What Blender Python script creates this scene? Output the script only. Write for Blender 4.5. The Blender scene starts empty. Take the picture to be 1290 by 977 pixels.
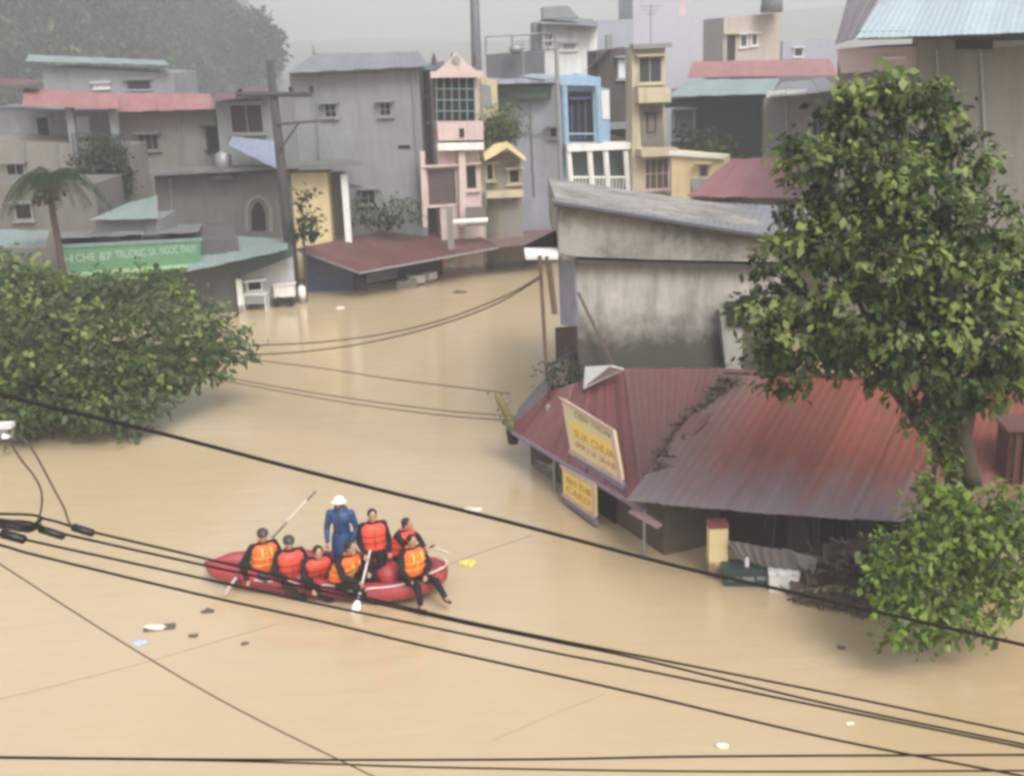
import bpy, bmesh, math, random
import numpy as np
from mathutils import Vector, Matrix
R_ = math.radians
random.seed(7); rng = np.random.default_rng(7)
S = bpy.context.scene
COL = S.collection

# ------------------------------------------------------------------ camera
H = 11.2; PITCH = R_(16.2); ROLL = R_(2.0); F = 1500.0; CX = 645.0; CY = 488.5
fw = np.array([0, math.cos(PITCH), -math.sin(PITCH)]); rt0 = np.array([1.0, 0, 0]); up0 = np.cross(rt0, fw)
RT = rt0 * math.cos(ROLL) - up0 * math.sin(ROLL); UP = up0 * math.cos(ROLL) + rt0 * math.sin(ROLL)
O = np.array([0, 0, H])
cd = bpy.data.cameras.new('camera'); cam = bpy.data.objects.new('camera', cd); COL.objects.link(cam); S.camera = cam
cd.sensor_width = 36; cd.lens = 36 * F / 1290; cd.clip_start = 0.1; cd.clip_end = 5000
M = Matrix(((RT[0], UP[0], -fw[0], O[0]), (RT[1], UP[1], -fw[1], O[1]), (RT[2], UP[2], -fw[2], O[2]), (0, 0, 0, 1)))
cam.matrix_world = M
cd.dof.use_dof = False

# ------------------------------------------------------------------ sky, sun, exposure
W = bpy.data.worlds.new('World'); S.world = W; W.use_nodes = True
nt = W.node_tree; bg = nt.nodes['Background']
SUN_EL, SUN_AZ = R_(48), R_(155)
sky = nt.nodes.new('ShaderNodeTexSky'); sky.sky_type = 'NISHITA'; sky.sun_disc = False
sky.sun_elevation = SUN_EL; sky.sun_rotation = SUN_AZ; sky.dust_density = 6; sky.air_density = 1.2; sky.ozone_density = 1
hs = nt.nodes.new('ShaderNodeHueSaturation'); hs.inputs['Saturation'].default_value = 0.5
nt.links.new(sky.outputs[0], hs.inputs['Color']); nt.links.new(hs.outputs[0], bg.inputs[0]); bg.inputs[1].default_value = 0.15
sd = bpy.data.lights.new('sun', 'SUN'); sd.energy = 1.2; sd.angle = R_(25); sd.color = (1, 0.985, 0.96)
so = bpy.data.objects.new('sun', sd); COL.objects.link(so)
dv = Vector((math.sin(SUN_AZ) * math.cos(SUN_EL), math.cos(SUN_AZ) * math.cos(SUN_EL), math.sin(SUN_EL)))
so.rotation_euler = (-dv).to_track_quat('-Z', 'Y').to_euler()
S.view_settings.view_transform = 'Standard'; S.view_settings.look = 'None'; S.view_settings.gamma = 1
S.view_settings.exposure = 0.45
S.render.engine = 'CYCLES'
S.cycles.use_denoising = True; S.cycles.max_bounces = 6; S.cycles.volume_bounces = 1; S.cycles.diffuse_bounces = 3
S.cycles.volume_max_steps = 32
S.cycles.filter_width = 3.3; S.cycles.caustics_reflective = False; S.cycles.caustics_refractive = False

def ray(px, py): return fw + RT * ((px - CX) / F) + UP * ((CY - py) / F)
def G(px, py, z=0.0):            # point of height z seen there
    d = ray(px, py); return O + d * ((z - H) / d[2])
def D(px, py, Y):                # point at depth Y
    d = ray(px, py); return O + d * (Y / d[1])

# ------------------------------------------------------------------ materials
def srgb(r, g, b):
    f = lambda c: (c / 255 / 12.92) if c / 255 <= 0.04045 else ((c / 255 + 0.055) / 1.055) ** 2.4
    return (f(r), f(g), f(b))
def newmat(name):
    m = bpy.data.materials.new(name); m.use_nodes = True
    return m, m.node_tree, m.node_tree.nodes['Principled BSDF']
def mix(nt, fac, a, b):
    n = nt.nodes.new('ShaderNodeMix'); n.data_type = 'RGBA'
    for s, v in ((0, fac), (6, a), (7, b)):
        if hasattr(v, 'is_output'): nt.links.new(v, n.inputs[s])
        else: n.inputs[s].default_value = v if s == 0 else (*v[:3], 1)
    return n.outputs[2]
def noise(nt, scale, vec, detail=4, rough=0.6, lo=0.4, hi=0.65, stretch=None):
    mp = nt.nodes.new('ShaderNodeMapping'); nt.links.new(vec, mp.inputs[0])
    if stretch: mp.inputs['Scale'].default_value = stretch
    n = nt.nodes.new('ShaderNodeTexNoise'); n.inputs['Scale'].default_value = scale
    n.inputs['Detail'].default_value = detail; n.inputs['Roughness'].default_value = rough
    nt.links.new(mp.outputs[0], n.inputs['Vector'])
    r = nt.nodes.new('ShaderNodeMapRange'); r.inputs[1].default_value = lo; r.inputs[2].default_value = hi
    nt.links.new(n.outputs[0], r.inputs[0]); return r.outputs[0]
def bump(nt, bs, h, strength=0.3, dist=0.02):
    b = nt.nodes.new('ShaderNodeBump'); b.inputs['Strength'].default_value = strength; b.inputs['Distance'].default_value = dist
    nt.links.new(h, b.inputs['Height']); nt.links.new(b.outputs[0], bs.inputs['Normal'])
def mul(nt, a, f):
    m = nt.nodes.new('ShaderNodeMath'); m.operation = 'MULTIPLY'
    for i, v in enumerate((a, f)):
        if hasattr(v, 'is_output'): nt.links.new(v, m.inputs[i])
        else: m.inputs[i].default_value = v
    return m.outputs[0]
_mc = {}
def plaster(name, col, dirt=(0.08, 0.08, 0.075), amt=0.6, scale=0.5, rough=0.9, streak=0.6):
    if name in _mc: return _mc[name]
    m, nt, bs = newmat(name); tc = nt.nodes.new('ShaderNodeTexCoord').outputs['Object']
    a = noise(nt, scale, tc, 6, 0.7, 0.45, 0.75)
    s = noise(nt, 1.6, tc, 5, 0.65, 0.5, 0.8, (1.5, 1.5, 0.16))
    f = noise(nt, 7, tc, 4, 0.7, 0.3, 0.8)
    c = mix(nt, mul(nt, a, amt), col, dirt); c = mix(nt, mul(nt, s, streak), c, dirt)
    c = mix(nt, mul(nt, f, 0.3), c, tuple(x * 0.5 for x in col)); c = mix(nt, mul(nt, noise(nt, scale * 2.3, tc, 3, 0.6, 0.55, 0.72), 0.25), c, tuple(min(1, x * 1.45) for x in col))
    sz = nt.nodes.new('ShaderNodeSeparateXYZ'); nt.links.new(tc, sz.inputs[0]); ma = nt.nodes.new('ShaderNodeMath'); ma.operation = 'MULTIPLY_ADD'; nt.links.new(f, ma.inputs[0]); ma.inputs[1].default_value = -.35; nt.links.new(sz.outputs[2], ma.inputs[2])
    mz = nt.nodes.new('ShaderNodeMapRange'); mz.inputs[1].default_value = 0.28; mz.inputs[2].default_value = 0.12; nt.links.new(ma.outputs[0], mz.inputs[0])
    if not name.startswith('bark'): c = mix(nt, mul(nt, mz.outputs[0], 0.75), c, (0.10, 0.075, 0.05))
    nt.links.new(c, bs.inputs['Base Color']); bs.inputs['Roughness'].default_value = rough
    bump(nt, bs, f, 0.25, 0.01); _mc[name] = m; return m
def paint(name, col, rough=0.6, var=0.25, scale=3, metal=0.0):
    if name in _mc: return _mc[name]
    m, nt, bs = newmat(name); tc = nt.nodes.new('ShaderNodeTexCoord').outputs['Object']
    f = noise(nt, scale, tc, 5, 0.65, 0.35, 0.75)
    nt.links.new(mix(nt, mul(nt, f, var * 2), col, tuple(x * 0.5 for x in col)), bs.inputs['Base Color'])
    bs.inputs['Roughness'].default_value = rough; bs.inputs['Metallic'].default_value = metal
    _mc[name] = m; return m
def sheet(name, col, worn, amt=0.5, rough=0.5, stretch=(0.5, 0.12, 0.5), scale=2.0, grime=(0.05, 0.04, 0.035)):
    if name in _mc: return _mc[name]
    m, nt, bs = newmat(name); uv = nt.nodes.new('ShaderNodeTexCoord').outputs['UV']
    sp = nt.nodes.new('ShaderNodeSeparateXYZ'); nt.links.new(uv, sp.inputs[0]); fm = nt.nodes.new('ShaderNodeMath'); fm.operation = 'FLOOR'; nt.links.new(sp.outputs[0], fm.inputs[0])
    wn = nt.nodes.new('ShaderNodeTexWhiteNoise'); wn.noise_dimensions = '1D'; nt.links.new(fm.outputs[0], wn.inputs['W'])
    tc = nt.nodes.new('ShaderNodeTexCoord').outputs['Object']
    a = noise(nt, scale, uv, 6, 0.7, 0.42, 0.68, stretch)
    b = noise(nt, 0.7, tc, 5, 0.7, 0.42, 0.7)
    g = noise(nt, 3.5, tc, 5, 0.7, 0.5, 0.8)
    c = mix(nt, mul(nt, a, amt), col, worn); c = mix(nt, mul(nt, wn.outputs['Value'], 0.3), c, tuple(x * .6 for x in col)); c = mix(nt, mul(nt, b, 0.45 * amt), c, worn); c = mix(nt, mul(nt, g, 0.45), c, grime)
    nt.links.new(c, bs.inputs['Base Color']); bs.inputs['Roughness'].default_value = rough
    _mc[name] = m; return m

DARK = paint('dark_interior', (0.018, 0.017, 0.018), 0.9)
DARKWOOD = paint('dark_timber', (0.032, 0.024, 0.022), 0.8, 0.4, 6)
GLASS = paint('window_glass', (0.05, 0.06, 0.07), 0.15)
WHITE = paint('white_paint', (0.75, 0.75, 0.74), 0.6)
STEEL = paint('galvanised_steel', (0.32, 0.33, 0.34), 0.5, 0.3, 4, 0.4)
BLACKRUB = paint('black_rubber', (0.012, 0.011, 0.011), 0.45, 0.2)
CONC = plaster('weathered_concrete', (0.37, 0.355, 0.33), (0.085, 0.08, 0.072), 0.75, 0.55, 0.9, 0.55)

# ------------------------------------------------------------------ mesh helpers
def link(name, verts, faces, mat=None, parent=None, smooth=False, uvs=None, mats=None, midx=None):
    me = bpy.data.meshes.new(name); me.from_pydata([tuple(map(float, v)) for v in verts], [], [tuple(f) for f in faces])
    for mm in (mats or [mat]): me.materials.append(mm)
    if midx is not None: me.polygons.foreach_set('material_index', midx)
    if smooth: me.polygons.foreach_set('use_smooth', [True] * len(me.polygons))
    if uvs is not None:
        l = me.uv_layers.new(name='UVMap'); idx = np.zeros(len(me.loops), int); me.loops.foreach_get('vertex_index', idx)
        l.data.foreach_set('uv', np.asarray(uvs, float)[idx].ravel())
    me.update()
    o = bpy.data.objects.new(name, me); COL.objects.link(o)
    if parent: o.parent = parent
    return o
def tag(o, label=None, cat=None, group=None, kind=None):
    if label: o['label'] = label
    if cat: o['category'] = cat
    if group: o['group'] = group
    if kind: o['kind'] = kind
    return o
def empty(name, label, cat, group=None):
    o = bpy.data.objects.new(name, None); COL.objects.link(o); return tag(o, label, cat, group, 'thing')
class MB:
    def __init__(s): s.v = []; s.f = []
    def add(s, v, f):
        n = len(s.v); s.v += [np.array(p, float) for p in v]; s.f += [[i + n for i in q] for q in f]; return s
    def prism(s, poly, ext):      # polygon (3D points) extruded by vector
        n = len(poly); ext = np.array(ext, float); a = [np.array(p, float) for p in poly]; b = [p + ext for p in a]
        return s.add(a + b, [list(range(n)), list(range(2 * n - 1, n - 1, -1))] + [[i, i + n, (i + 1) % n + n, (i + 1) % n] for i in range(n)])
    def box(s, c, size, rz=0.0):
        c = np.array(c, float); x, y, z = [d / 2 for d in size]; cs, sn = math.cos(rz), math.sin(rz)
        P = [(-x, -y, -z), (x, -y, -z), (x, y, -z), (-x, y, -z), (-x, -y, z), (x, -y, z), (x, y, z), (-x, y, z)]
        return s.add([c + np.array((a * cs - b * sn, a * sn + b * cs, d)) for a, b, d in P],
                     [[0, 3, 2, 1], [4, 5, 6, 7], [0, 1, 5, 4], [1, 2, 6, 5], [2, 3, 7, 6], [3, 0, 4, 7]])
    def tube(s, pts, r, n=8, cap=True):
        pts = [np.array(p, float) for p in pts]; m = len(pts); rr = r if hasattr(r, '__len__') else [r] * m
        V = []; up = None
        for i, p in enumerate(pts):
            t = pts[min(i + 1, m - 1)] - pts[max(i - 1, 0)]; t = t / (np.linalg.norm(t) + 1e-9)
            if up is None: up = np.array([0, 0, 1.0]) if abs(t[2]) < 0.9 else np.array([1.0, 0, 0])
            a = np.cross(t, up); a /= np.linalg.norm(a) + 1e-9; b = np.cross(a, t); up = b
            V += [p + rr[i] * (a * math.cos(2 * math.pi * k / n) + b * math.sin(2 * math.pi * k / n)) for k in range(n)]
        Fc = [[i * n + k, i * n + (k + 1) % n, (i + 1) * n + (k + 1) % n, (i + 1) * n + k] for i in range(m - 1) for k in range(n)]
        if cap: Fc += [list(range(n - 1, -1, -1)), [(m - 1) * n + k for k in range(n)]]
        return s.add(V, Fc)
    def ell(s, c, r, rot=None, nu=14, nv=9, jit=0.0):
        c = np.array(c, float); V = []
        for j in range(nv + 1):
            th = math.pi * j / nv
            for i in range(nu):
                ph = 2 * math.pi * i / nu
                v = np.array([r[0] * math.sin(th) * math.cos(ph), r[1] * math.sin(th) * math.sin(ph), r[2] * math.cos(th)])
                if jit: v = v * (1 + random.uniform(-jit, jit))
                if rot is not None: v = rot @ v
                V.append(c + v)
        return s.add(V, [[j * nu + i, (j + 1) * nu + i, (j + 1) * nu + (i + 1) % nu, j * nu + (i + 1) % nu] for j in range(nv) for i in range(nu)])
    def build(s, name, mat, parent=None, smooth=False): return link(name, s.v, s.f, mat, parent, smooth)
def spline(pts, n=8):
    P = [np.array(p, float) for p in pts]; P = [2 * P[0] - P[1]] + P + [2 * P[-1] - P[-2]]; out = []
    for i in range(1, len(P) - 2):
        for k in range(n):
            t = k / n; a, b, c, d = P[i - 1:i + 3]
            out.append(0.5 * ((2 * b) + (c - a) * t + (2 * a - 5 * b + 4 * c - d) * t * t + (-a + 3 * b - 3 * c + d) * t ** 3))
    out.append(P[-2]); return out
def corr(name, q, mat, parent=None, pitch=0.2, amp=0.008, thick=0.02, sag=0.0, nv=6, rag=0.0):
    """corrugated sheet: q = eave left, eave right, ridge right, ridge left"""
    a, b, c, d = [np.array(p, float) for p in q]
    wid = max(np.linalg.norm(b - a), np.linalg.norm(c - d)); nu = min(400, max(8, int(wid / pitch * 6)))
    nrm = np.cross(b - a, d - a); nrm /= np.linalg.norm(nrm); nrm = nrm if nrm[2] > 0 else -nrm
    L = np.linalg.norm(d - a); V = []; UVs = []
    for side in (0, 1):
        for j in range(nv + 1):
            v = j / nv
            for i in range(nu + 1):
                u = i / nu; vv = v
                if rag and j == 0: vv = v - rag * (math.sin(int(u * wid / 0.8) * 12.9898) * 0.5) / L
                p = (a * (1 - u) + b * u) * (1 - vv) + (d * (1 - u) + c * u) * vv
                p = p + nrm * (amp * math.sin(2 * math.pi * u * wid / pitch) - thick * side) - np.array([0, 0, 1]) * sag * math.sin(math.pi * u) * math.sin(math.pi * v)
                p = p + nrm * 0.015 * math.sin(u * 9.1 + int(u * wid / 0.8) * 2.3)
                V.append(p); UVs.append((u * wid, v * L))
    n = (nu + 1) * (nv + 1); Fc = []
    for j in range(nv):
        for i in range(nu):
            k = j * (nu + 1) + i; Fc.append([k, k + 1, k + nu + 2, k + nu + 1]); Fc.append([n + k, n + k + nu + 1, n + k + nu + 2, n + k + 1])
    rim = [i for i in range(nu + 1)] + [j * (nu + 1) + nu for j in range(1, nv + 1)] + [nv * (nu + 1) + i for i in range(nu - 1, -1, -1)] + [j * (nu + 1) for j in range(nv - 1, 0, -1)]
    for x, y in zip(rim, rim[1:] + rim[:1]): Fc.append([x, n + x, n + y, y])
    return link(name, V, Fc, mat, parent, False, UVs)

class Fac:
    """a vertical wall plane through two plan points; panels are laid on it"""
    def __init__(s, A, B):
        s.A = np.array([A[0], A[1], 0.0]); s.B = np.array([B[0], B[1], 0.0]); s.u = s.B - s.A; s.len = np.linalg.norm(s.u); s.u /= s.len
        s.n = np.cross(s.u, [0, 0, 1.0])
        if s.n @ (O - s.A) < 0: s.n = -s.n
    def hit(s, px, py, off=0.0):
        d = ray(px, py); t = ((s.A + s.n * off - O) @ s.n) / (d @ s.n); return O + d * t
    def poly(s, pts, off=0.0): return [s.hit(x, y, 0) + s.n * off for x, y in pts]
    def panel(s, name, pts, mat, parent, off=0.0, th=0.05, base=None):
        P = s.poly(pts, off)
        if base is not None:
            for p in P[-2:]: p[2] = base
        return MB().prism(P, s.n * th).build(name, mat, parent)
    def body(s, name, pts, depth, mat, parent, base=-1.0):
        """wall solid: front outline (its last two points are dropped to the base), depth away from the viewer"""
        P = s.poly(pts)
        P[-1][:2] = P[0][:2]; P[-2][:2] = P[-3][:2]
        for p in P[-2:]: p[2] = base
        return MB().prism(P, -s.n * depth).build(name, mat, parent)
    def win(s, x0, y0, x1, y1, parent, fmat=None, gmat=None, fr=0.08, bars=0, name='window', rows=0):
        """window: proud frame, recessed-looking pane, mullions"""
        a = s.hit(x0, y1); b = s.hit(x1, y0)
        ua = (a - s.A) @ s.u; ub = (b - s.A) @ s.u; za, zb = a[2], b[2]
        pt = lambda u, z, o: s.A + s.u * u + s.n * o + np.array([0, 0, z])
        m = MB()
        def bar(u0, u1, z0, z1, o=0.07): m.prism([pt(u0, z0, 0), pt(u1, z0, 0), pt(u1, z1, 0), pt(u0, z1, 0)], s.n * o)
        bar(ua, ua + fr, za, zb); bar(ub - fr, ub, za, zb); bar(ua + fr, ub - fr, za, za + fr); bar(ua + fr, ub - fr, zb - fr, zb)
        for k in range(bars):
            u = ua + (ub - ua) * (k + 1) / (bars + 1); bar(u - 0.02, u + 0.02, za + fr, zb - fr, 0.05)
        for k in range(rows):
            z = za + (zb - za) * (k + 1) / (rows + 1); bar(ua + fr, ub - fr, z - 0.02, z + 0.02, 0.045)
        if 'door' not in name: m.prism([pt(ua - .1, za - .08, 0), pt(ub + .1, za - .08, 0), pt(ub + .1, za, 0), pt(ua - .1, za, 0)], s.n * .18)
        m.prism([pt(ua - .15, zb, 0), pt(ub + .15, zb, 0), pt(ub + .15, zb + .08, 0), pt(ua - .15, zb + .08, 0)], s.n * .4)
        w = m.build(name, fmat or WHITE, parent)
        g = MB().prism([pt(ua + fr, za + fr, 0), pt(ub - fr, za + fr, 0), pt(ub - fr, zb - fr, 0), pt(ua + fr, zb - fr, 0)], s.n * 0.02)
        g.build('pane' if 'door' not in name else 'door_leaf', gmat or GLASS, w)
        return w
def pipe(f, x, y0, y1, h, x2=None, mat=None):
    MB().tube([f.hit(x, y0) + f.n * .08, f.hit(x2 or x + (y1 - y0) * .05, y1) + f.n * .08], .05, 6).build('drain_pipe', mat or STEEL, h)
def aerial(p, h, n=3):
    m = MB(); m.tube([p, p + (0, 0, 2.0)], .035, 5)
    for k in range(n): m.tube([p + (-.5 + .1 * k, 0, 1.9 - .18 * k), p + (.5 - .1 * k, .1, 1.9 - .18 * k)], .02, 4)
    m.build('aerial', STEEL, h)
def laundry(a, b, h, seed=1):
    g = random.Random(seed); a = np.array(a); b = np.array(b); MB().tube([a, b], .02, 4).build('line', STEEL, h); n = 5
    for k in range(n):
        u = (k + .5) / n; p = a + (b - a) * u; w = g.uniform(.18, .3); l = g.uniform(.5, .9); d = (b - a) / np.linalg.norm(b - a)
        MB().prism([p - d * w, p + d * w, p + d * w * .8 - (0, .05, l), p - d * w * .9 - (0, -.04, l * g.uniform(.85, 1))], (0, .03, 0)).build('hung_cloth', g.choice([WHITEQ, BROWNQ, BLUEQ, REDQ]), h)
WHITEQ = paint('appliance_white', (.6, .6, .58), .6); BROWNQ = paint('cloth_brown', (.2, .13, .1), .9); BLUEQ = paint('cloth_blue', (.12, .18, .32), .9); REDQ = paint('cloth_red', (.36, .08, .08), .9)
def XY(px, py, Y): return D(px, py, Y)[:2]
def ellcols(cols): return cols

# ------------------------------------------------------------------ structure: water, ground, hills
def water():
    m, nt, bs = newmat('muddy_water'); tc = nt.nodes.new('ShaderNodeTexCoord').outputs['Object']
    a = noise(nt, 0.05, tc, 4, 0.6, 0.35, 0.68, (1, 0.45, 1)); b = noise(nt, 0.25, tc, 5, 0.6, 0.4, 0.7, (1, 0.4, 1))
    c = mix(nt, a, (0.495, 0.385, 0.235), (0.565, 0.455, 0.295)); c = mix(nt, mul(nt, b, 0.25), c, (0.45, 0.34, 0.21))
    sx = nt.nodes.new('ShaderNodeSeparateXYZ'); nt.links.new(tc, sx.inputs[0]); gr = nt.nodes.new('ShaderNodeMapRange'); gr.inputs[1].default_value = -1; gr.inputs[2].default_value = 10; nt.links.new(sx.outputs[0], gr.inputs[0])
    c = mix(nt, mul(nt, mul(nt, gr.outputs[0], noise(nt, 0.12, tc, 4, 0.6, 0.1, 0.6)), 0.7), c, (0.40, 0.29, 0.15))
    nt.links.new(c, bs.inputs['Base Color']); bs.inputs['Roughness'].default_value = 0.09; bs.inputs['IOR'].default_value = 1.5
    w1 = noise(nt, 1.3, tc, 5, 0.6, 0.2, 0.8, (1, 2.2, 1)); w2 = noise(nt, 6.0, tc, 3, 0.6, 0.2, 0.8, (1, 1.8, 1))
    add = nt.nodes.new('ShaderNodeMath'); add.operation = 'ADD'; nt.links.new(w1, add.inputs[0]); nt.links.new(mul(nt, w2, 0.3), add.inputs[1])
    vd = nt.nodes.new('ShaderNodeVectorMath'); vd.operation = 'DISTANCE'; nt.links.new(tc, vd.inputs[0]); vd.inputs[1].default_value = (-3.9, 23.5, 0)
    def mth(op, *v):
        n_ = nt.nodes.new('ShaderNodeMath'); n_.operation = op
        for i, q in enumerate(v):
            if hasattr(q, 'is_output'): nt.links.new(q, n_.inputs[i])
            else: n_.inputs[i].default_value = q
        return n_.outputs[0]
    dst = vd.outputs['Value']; wob = mth('MULTIPLY', noise(nt, .8, tc, 3, .6, 0, 1), 3.0)
    rip = mth('MULTIPLY', mth('SINE', mth('ADD', mth('MULTIPLY', dst, 7.0), wob)), mth('POWER', 2.7, mth('MULTIPLY', dst, -0.55)))
    w3 = noise(nt, 0.35, tc, 6, 0.65, 0.2, 0.8, (0.5, 2.6, 1))
    tot = mth('ADD', mth('ADD', add.outputs[0], mth('MULTIPLY', rip, 2.2)), mth('MULTIPLY', w3, 1.6))
    bump(nt, bs, tot, 0.17, 0.05)
    fo = noise(nt, 1.1, tc, 7, 0.75, 0.60, 0.72, (0.35, 1.6, 1))
    c = mix(nt, mul(nt, fo, 0.12), c, (0.70, 0.60, 0.45))
    nt.links.new(c, bs.inputs['Base Color'])
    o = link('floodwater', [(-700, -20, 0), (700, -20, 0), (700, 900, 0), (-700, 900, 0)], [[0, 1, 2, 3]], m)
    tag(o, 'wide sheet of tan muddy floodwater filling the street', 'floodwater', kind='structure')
water()
def grid_terrain(name, x0, x1, y0, y1, nx, ny, fz, mat, kind='structure', label=None, cat=None):
    V = []; Fc = []
    for j in range(ny + 1):
        for i in range(nx + 1):
            x = x0 + (x1 - x0) * i / nx; y = y0 + (y1 - y0) * j / ny; V.append((x, y, fz(x, y)))
    for j in range(ny):
        for i in range(nx): k = j * (nx + 1) + i; Fc.append([k, k + 1, k + nx + 2, k + nx + 1])
    o = link(name, V, Fc, mat, None, True); tag(o, label, cat, kind=kind); return o
from mathutils import noise as mn
hillmat = plaster('bark_hill', (0.05, 0.07, 0.035), (0.03, 0.045, 0.02), 0.8, 0.05)
def hz(x, y):
    x, y = x / 1.6, y / 1.6
    w = 0.5 + 0.5 * math.tanh((-43 - (y - 170) * 0.14 - x) / 6.0)      # falls away on the right
    up = max(0.0, min(1.0, (y - 95) / 85)); up = up * up * (3 - 2 * up)
    return -1.5 + (62 * w * up) * (1 + 0.12 * mn.noise(Vector((x, y, 0)) * 0.02)) + 3 * w * mn.noise(Vector((x, y, 3)) * 0.06)
grid_terrain('hill', -420, 60, 136, 520, 60, 50, hz, hillmat, label='steep green wooded hill rising behind the red roofed houses', cat='hill')
farmat = plaster('bark_far', (0.07, 0.09, 0.07), (0.05, 0.07, 0.05), 0.6, 0.02)
def fz_(x, y):
    k = max(0, min(1, (y - 420) / 200)); k = k * k * (3 - 2 * k)
    return -2 + k * (9 + 12 * (mn.noise(Vector((x * 0.006, y * 0.004, 7))) + 0.35) + 0.02 * max(0, x))
grid_terrain('mountains', -500, 650, 400, 780, 90, 16, fz_, farmat, label='low mountain ridge almost lost in the rain haze', cat='mountain')
grid_terrain('ground', -120, 120, 68, 130, 24, 14, lambda x, y: 0.25 + 0.6 * mn.noise(Vector((x, y, 1)) * 0.05) + (y - 68) * 0.015,
             plaster('bark_ground', (0.16, 0.13, 0.10), (0.08, 0.07, 0.06), 0.6, 0.3), label='wet brown ground under the far houses', cat='ground')

# ------------------------------------------------------------------ foliage
def leafmat(name, cols, rough=0.5):
    m, nt, bs = newmat(name); g = nt.nodes.new('ShaderNodeNewGeometry'); r = nt.nodes.new('ShaderNodeValToRGB')
    nt.links.new(g.outputs['Random Per Island'], r.inputs[0]); e = r.color_ramp.elements
    e[0].color = (*cols[0], 1); e[1].color = (*cols[-1], 1)
    for i, c in enumerate(cols[1:-1]): x = e.new((i + 1) / (len(cols) - 1)); x.color = (*c, 1)
    nt.links.new(r.outputs[0], bs.inputs['Base Color']); bs.inputs['Roughness'].default_value = rough
    bs.inputs['Specular IOR Level'].default_value = 0.35
    tr = nt.nodes.new('ShaderNodeBsdfTranslucent'); nt.links.new(r.outputs[0], tr.inputs[0])
    ms = nt.nodes.new('ShaderNodeMixShader'); ms.inputs[0].default_value = 0.33
    out = [n for n in nt.nodes if n.type == 'OUTPUT_MATERIAL'][0]
    nt.links.new(bs.outputs[0], ms.inputs[1]); nt.links.new(tr.outputs[0], ms.inputs[2]); nt.links.new(ms.outputs[0], out.inputs[0])
    return m
LEAF_D = leafmat('leaf_dark', [(0.014, 0.03, 0.012), (0.022, 0.045, 0.014), (0.035, 0.062, 0.018)])
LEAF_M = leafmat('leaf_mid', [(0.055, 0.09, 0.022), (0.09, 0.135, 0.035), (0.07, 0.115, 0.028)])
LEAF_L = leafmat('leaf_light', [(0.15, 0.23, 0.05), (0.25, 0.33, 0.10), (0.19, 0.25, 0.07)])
LEAF_G = leafmat('leaf_bush', [(0.055, 0.085, 0.035), (0.10, 0.135, 0.055), (0.075, 0.11, 0.04)])
LEAF_V = leafmat('leaf_vivid', [(0.13, 0.22, 0.03), (0.23, 0.33, 0.06), (0.16, 0.25, 0.04)])
BARK = plaster('bark', (0.075, 0.055, 0.04), (0.03, 0.025, 0.02), 0.7, 2.0)
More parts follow.
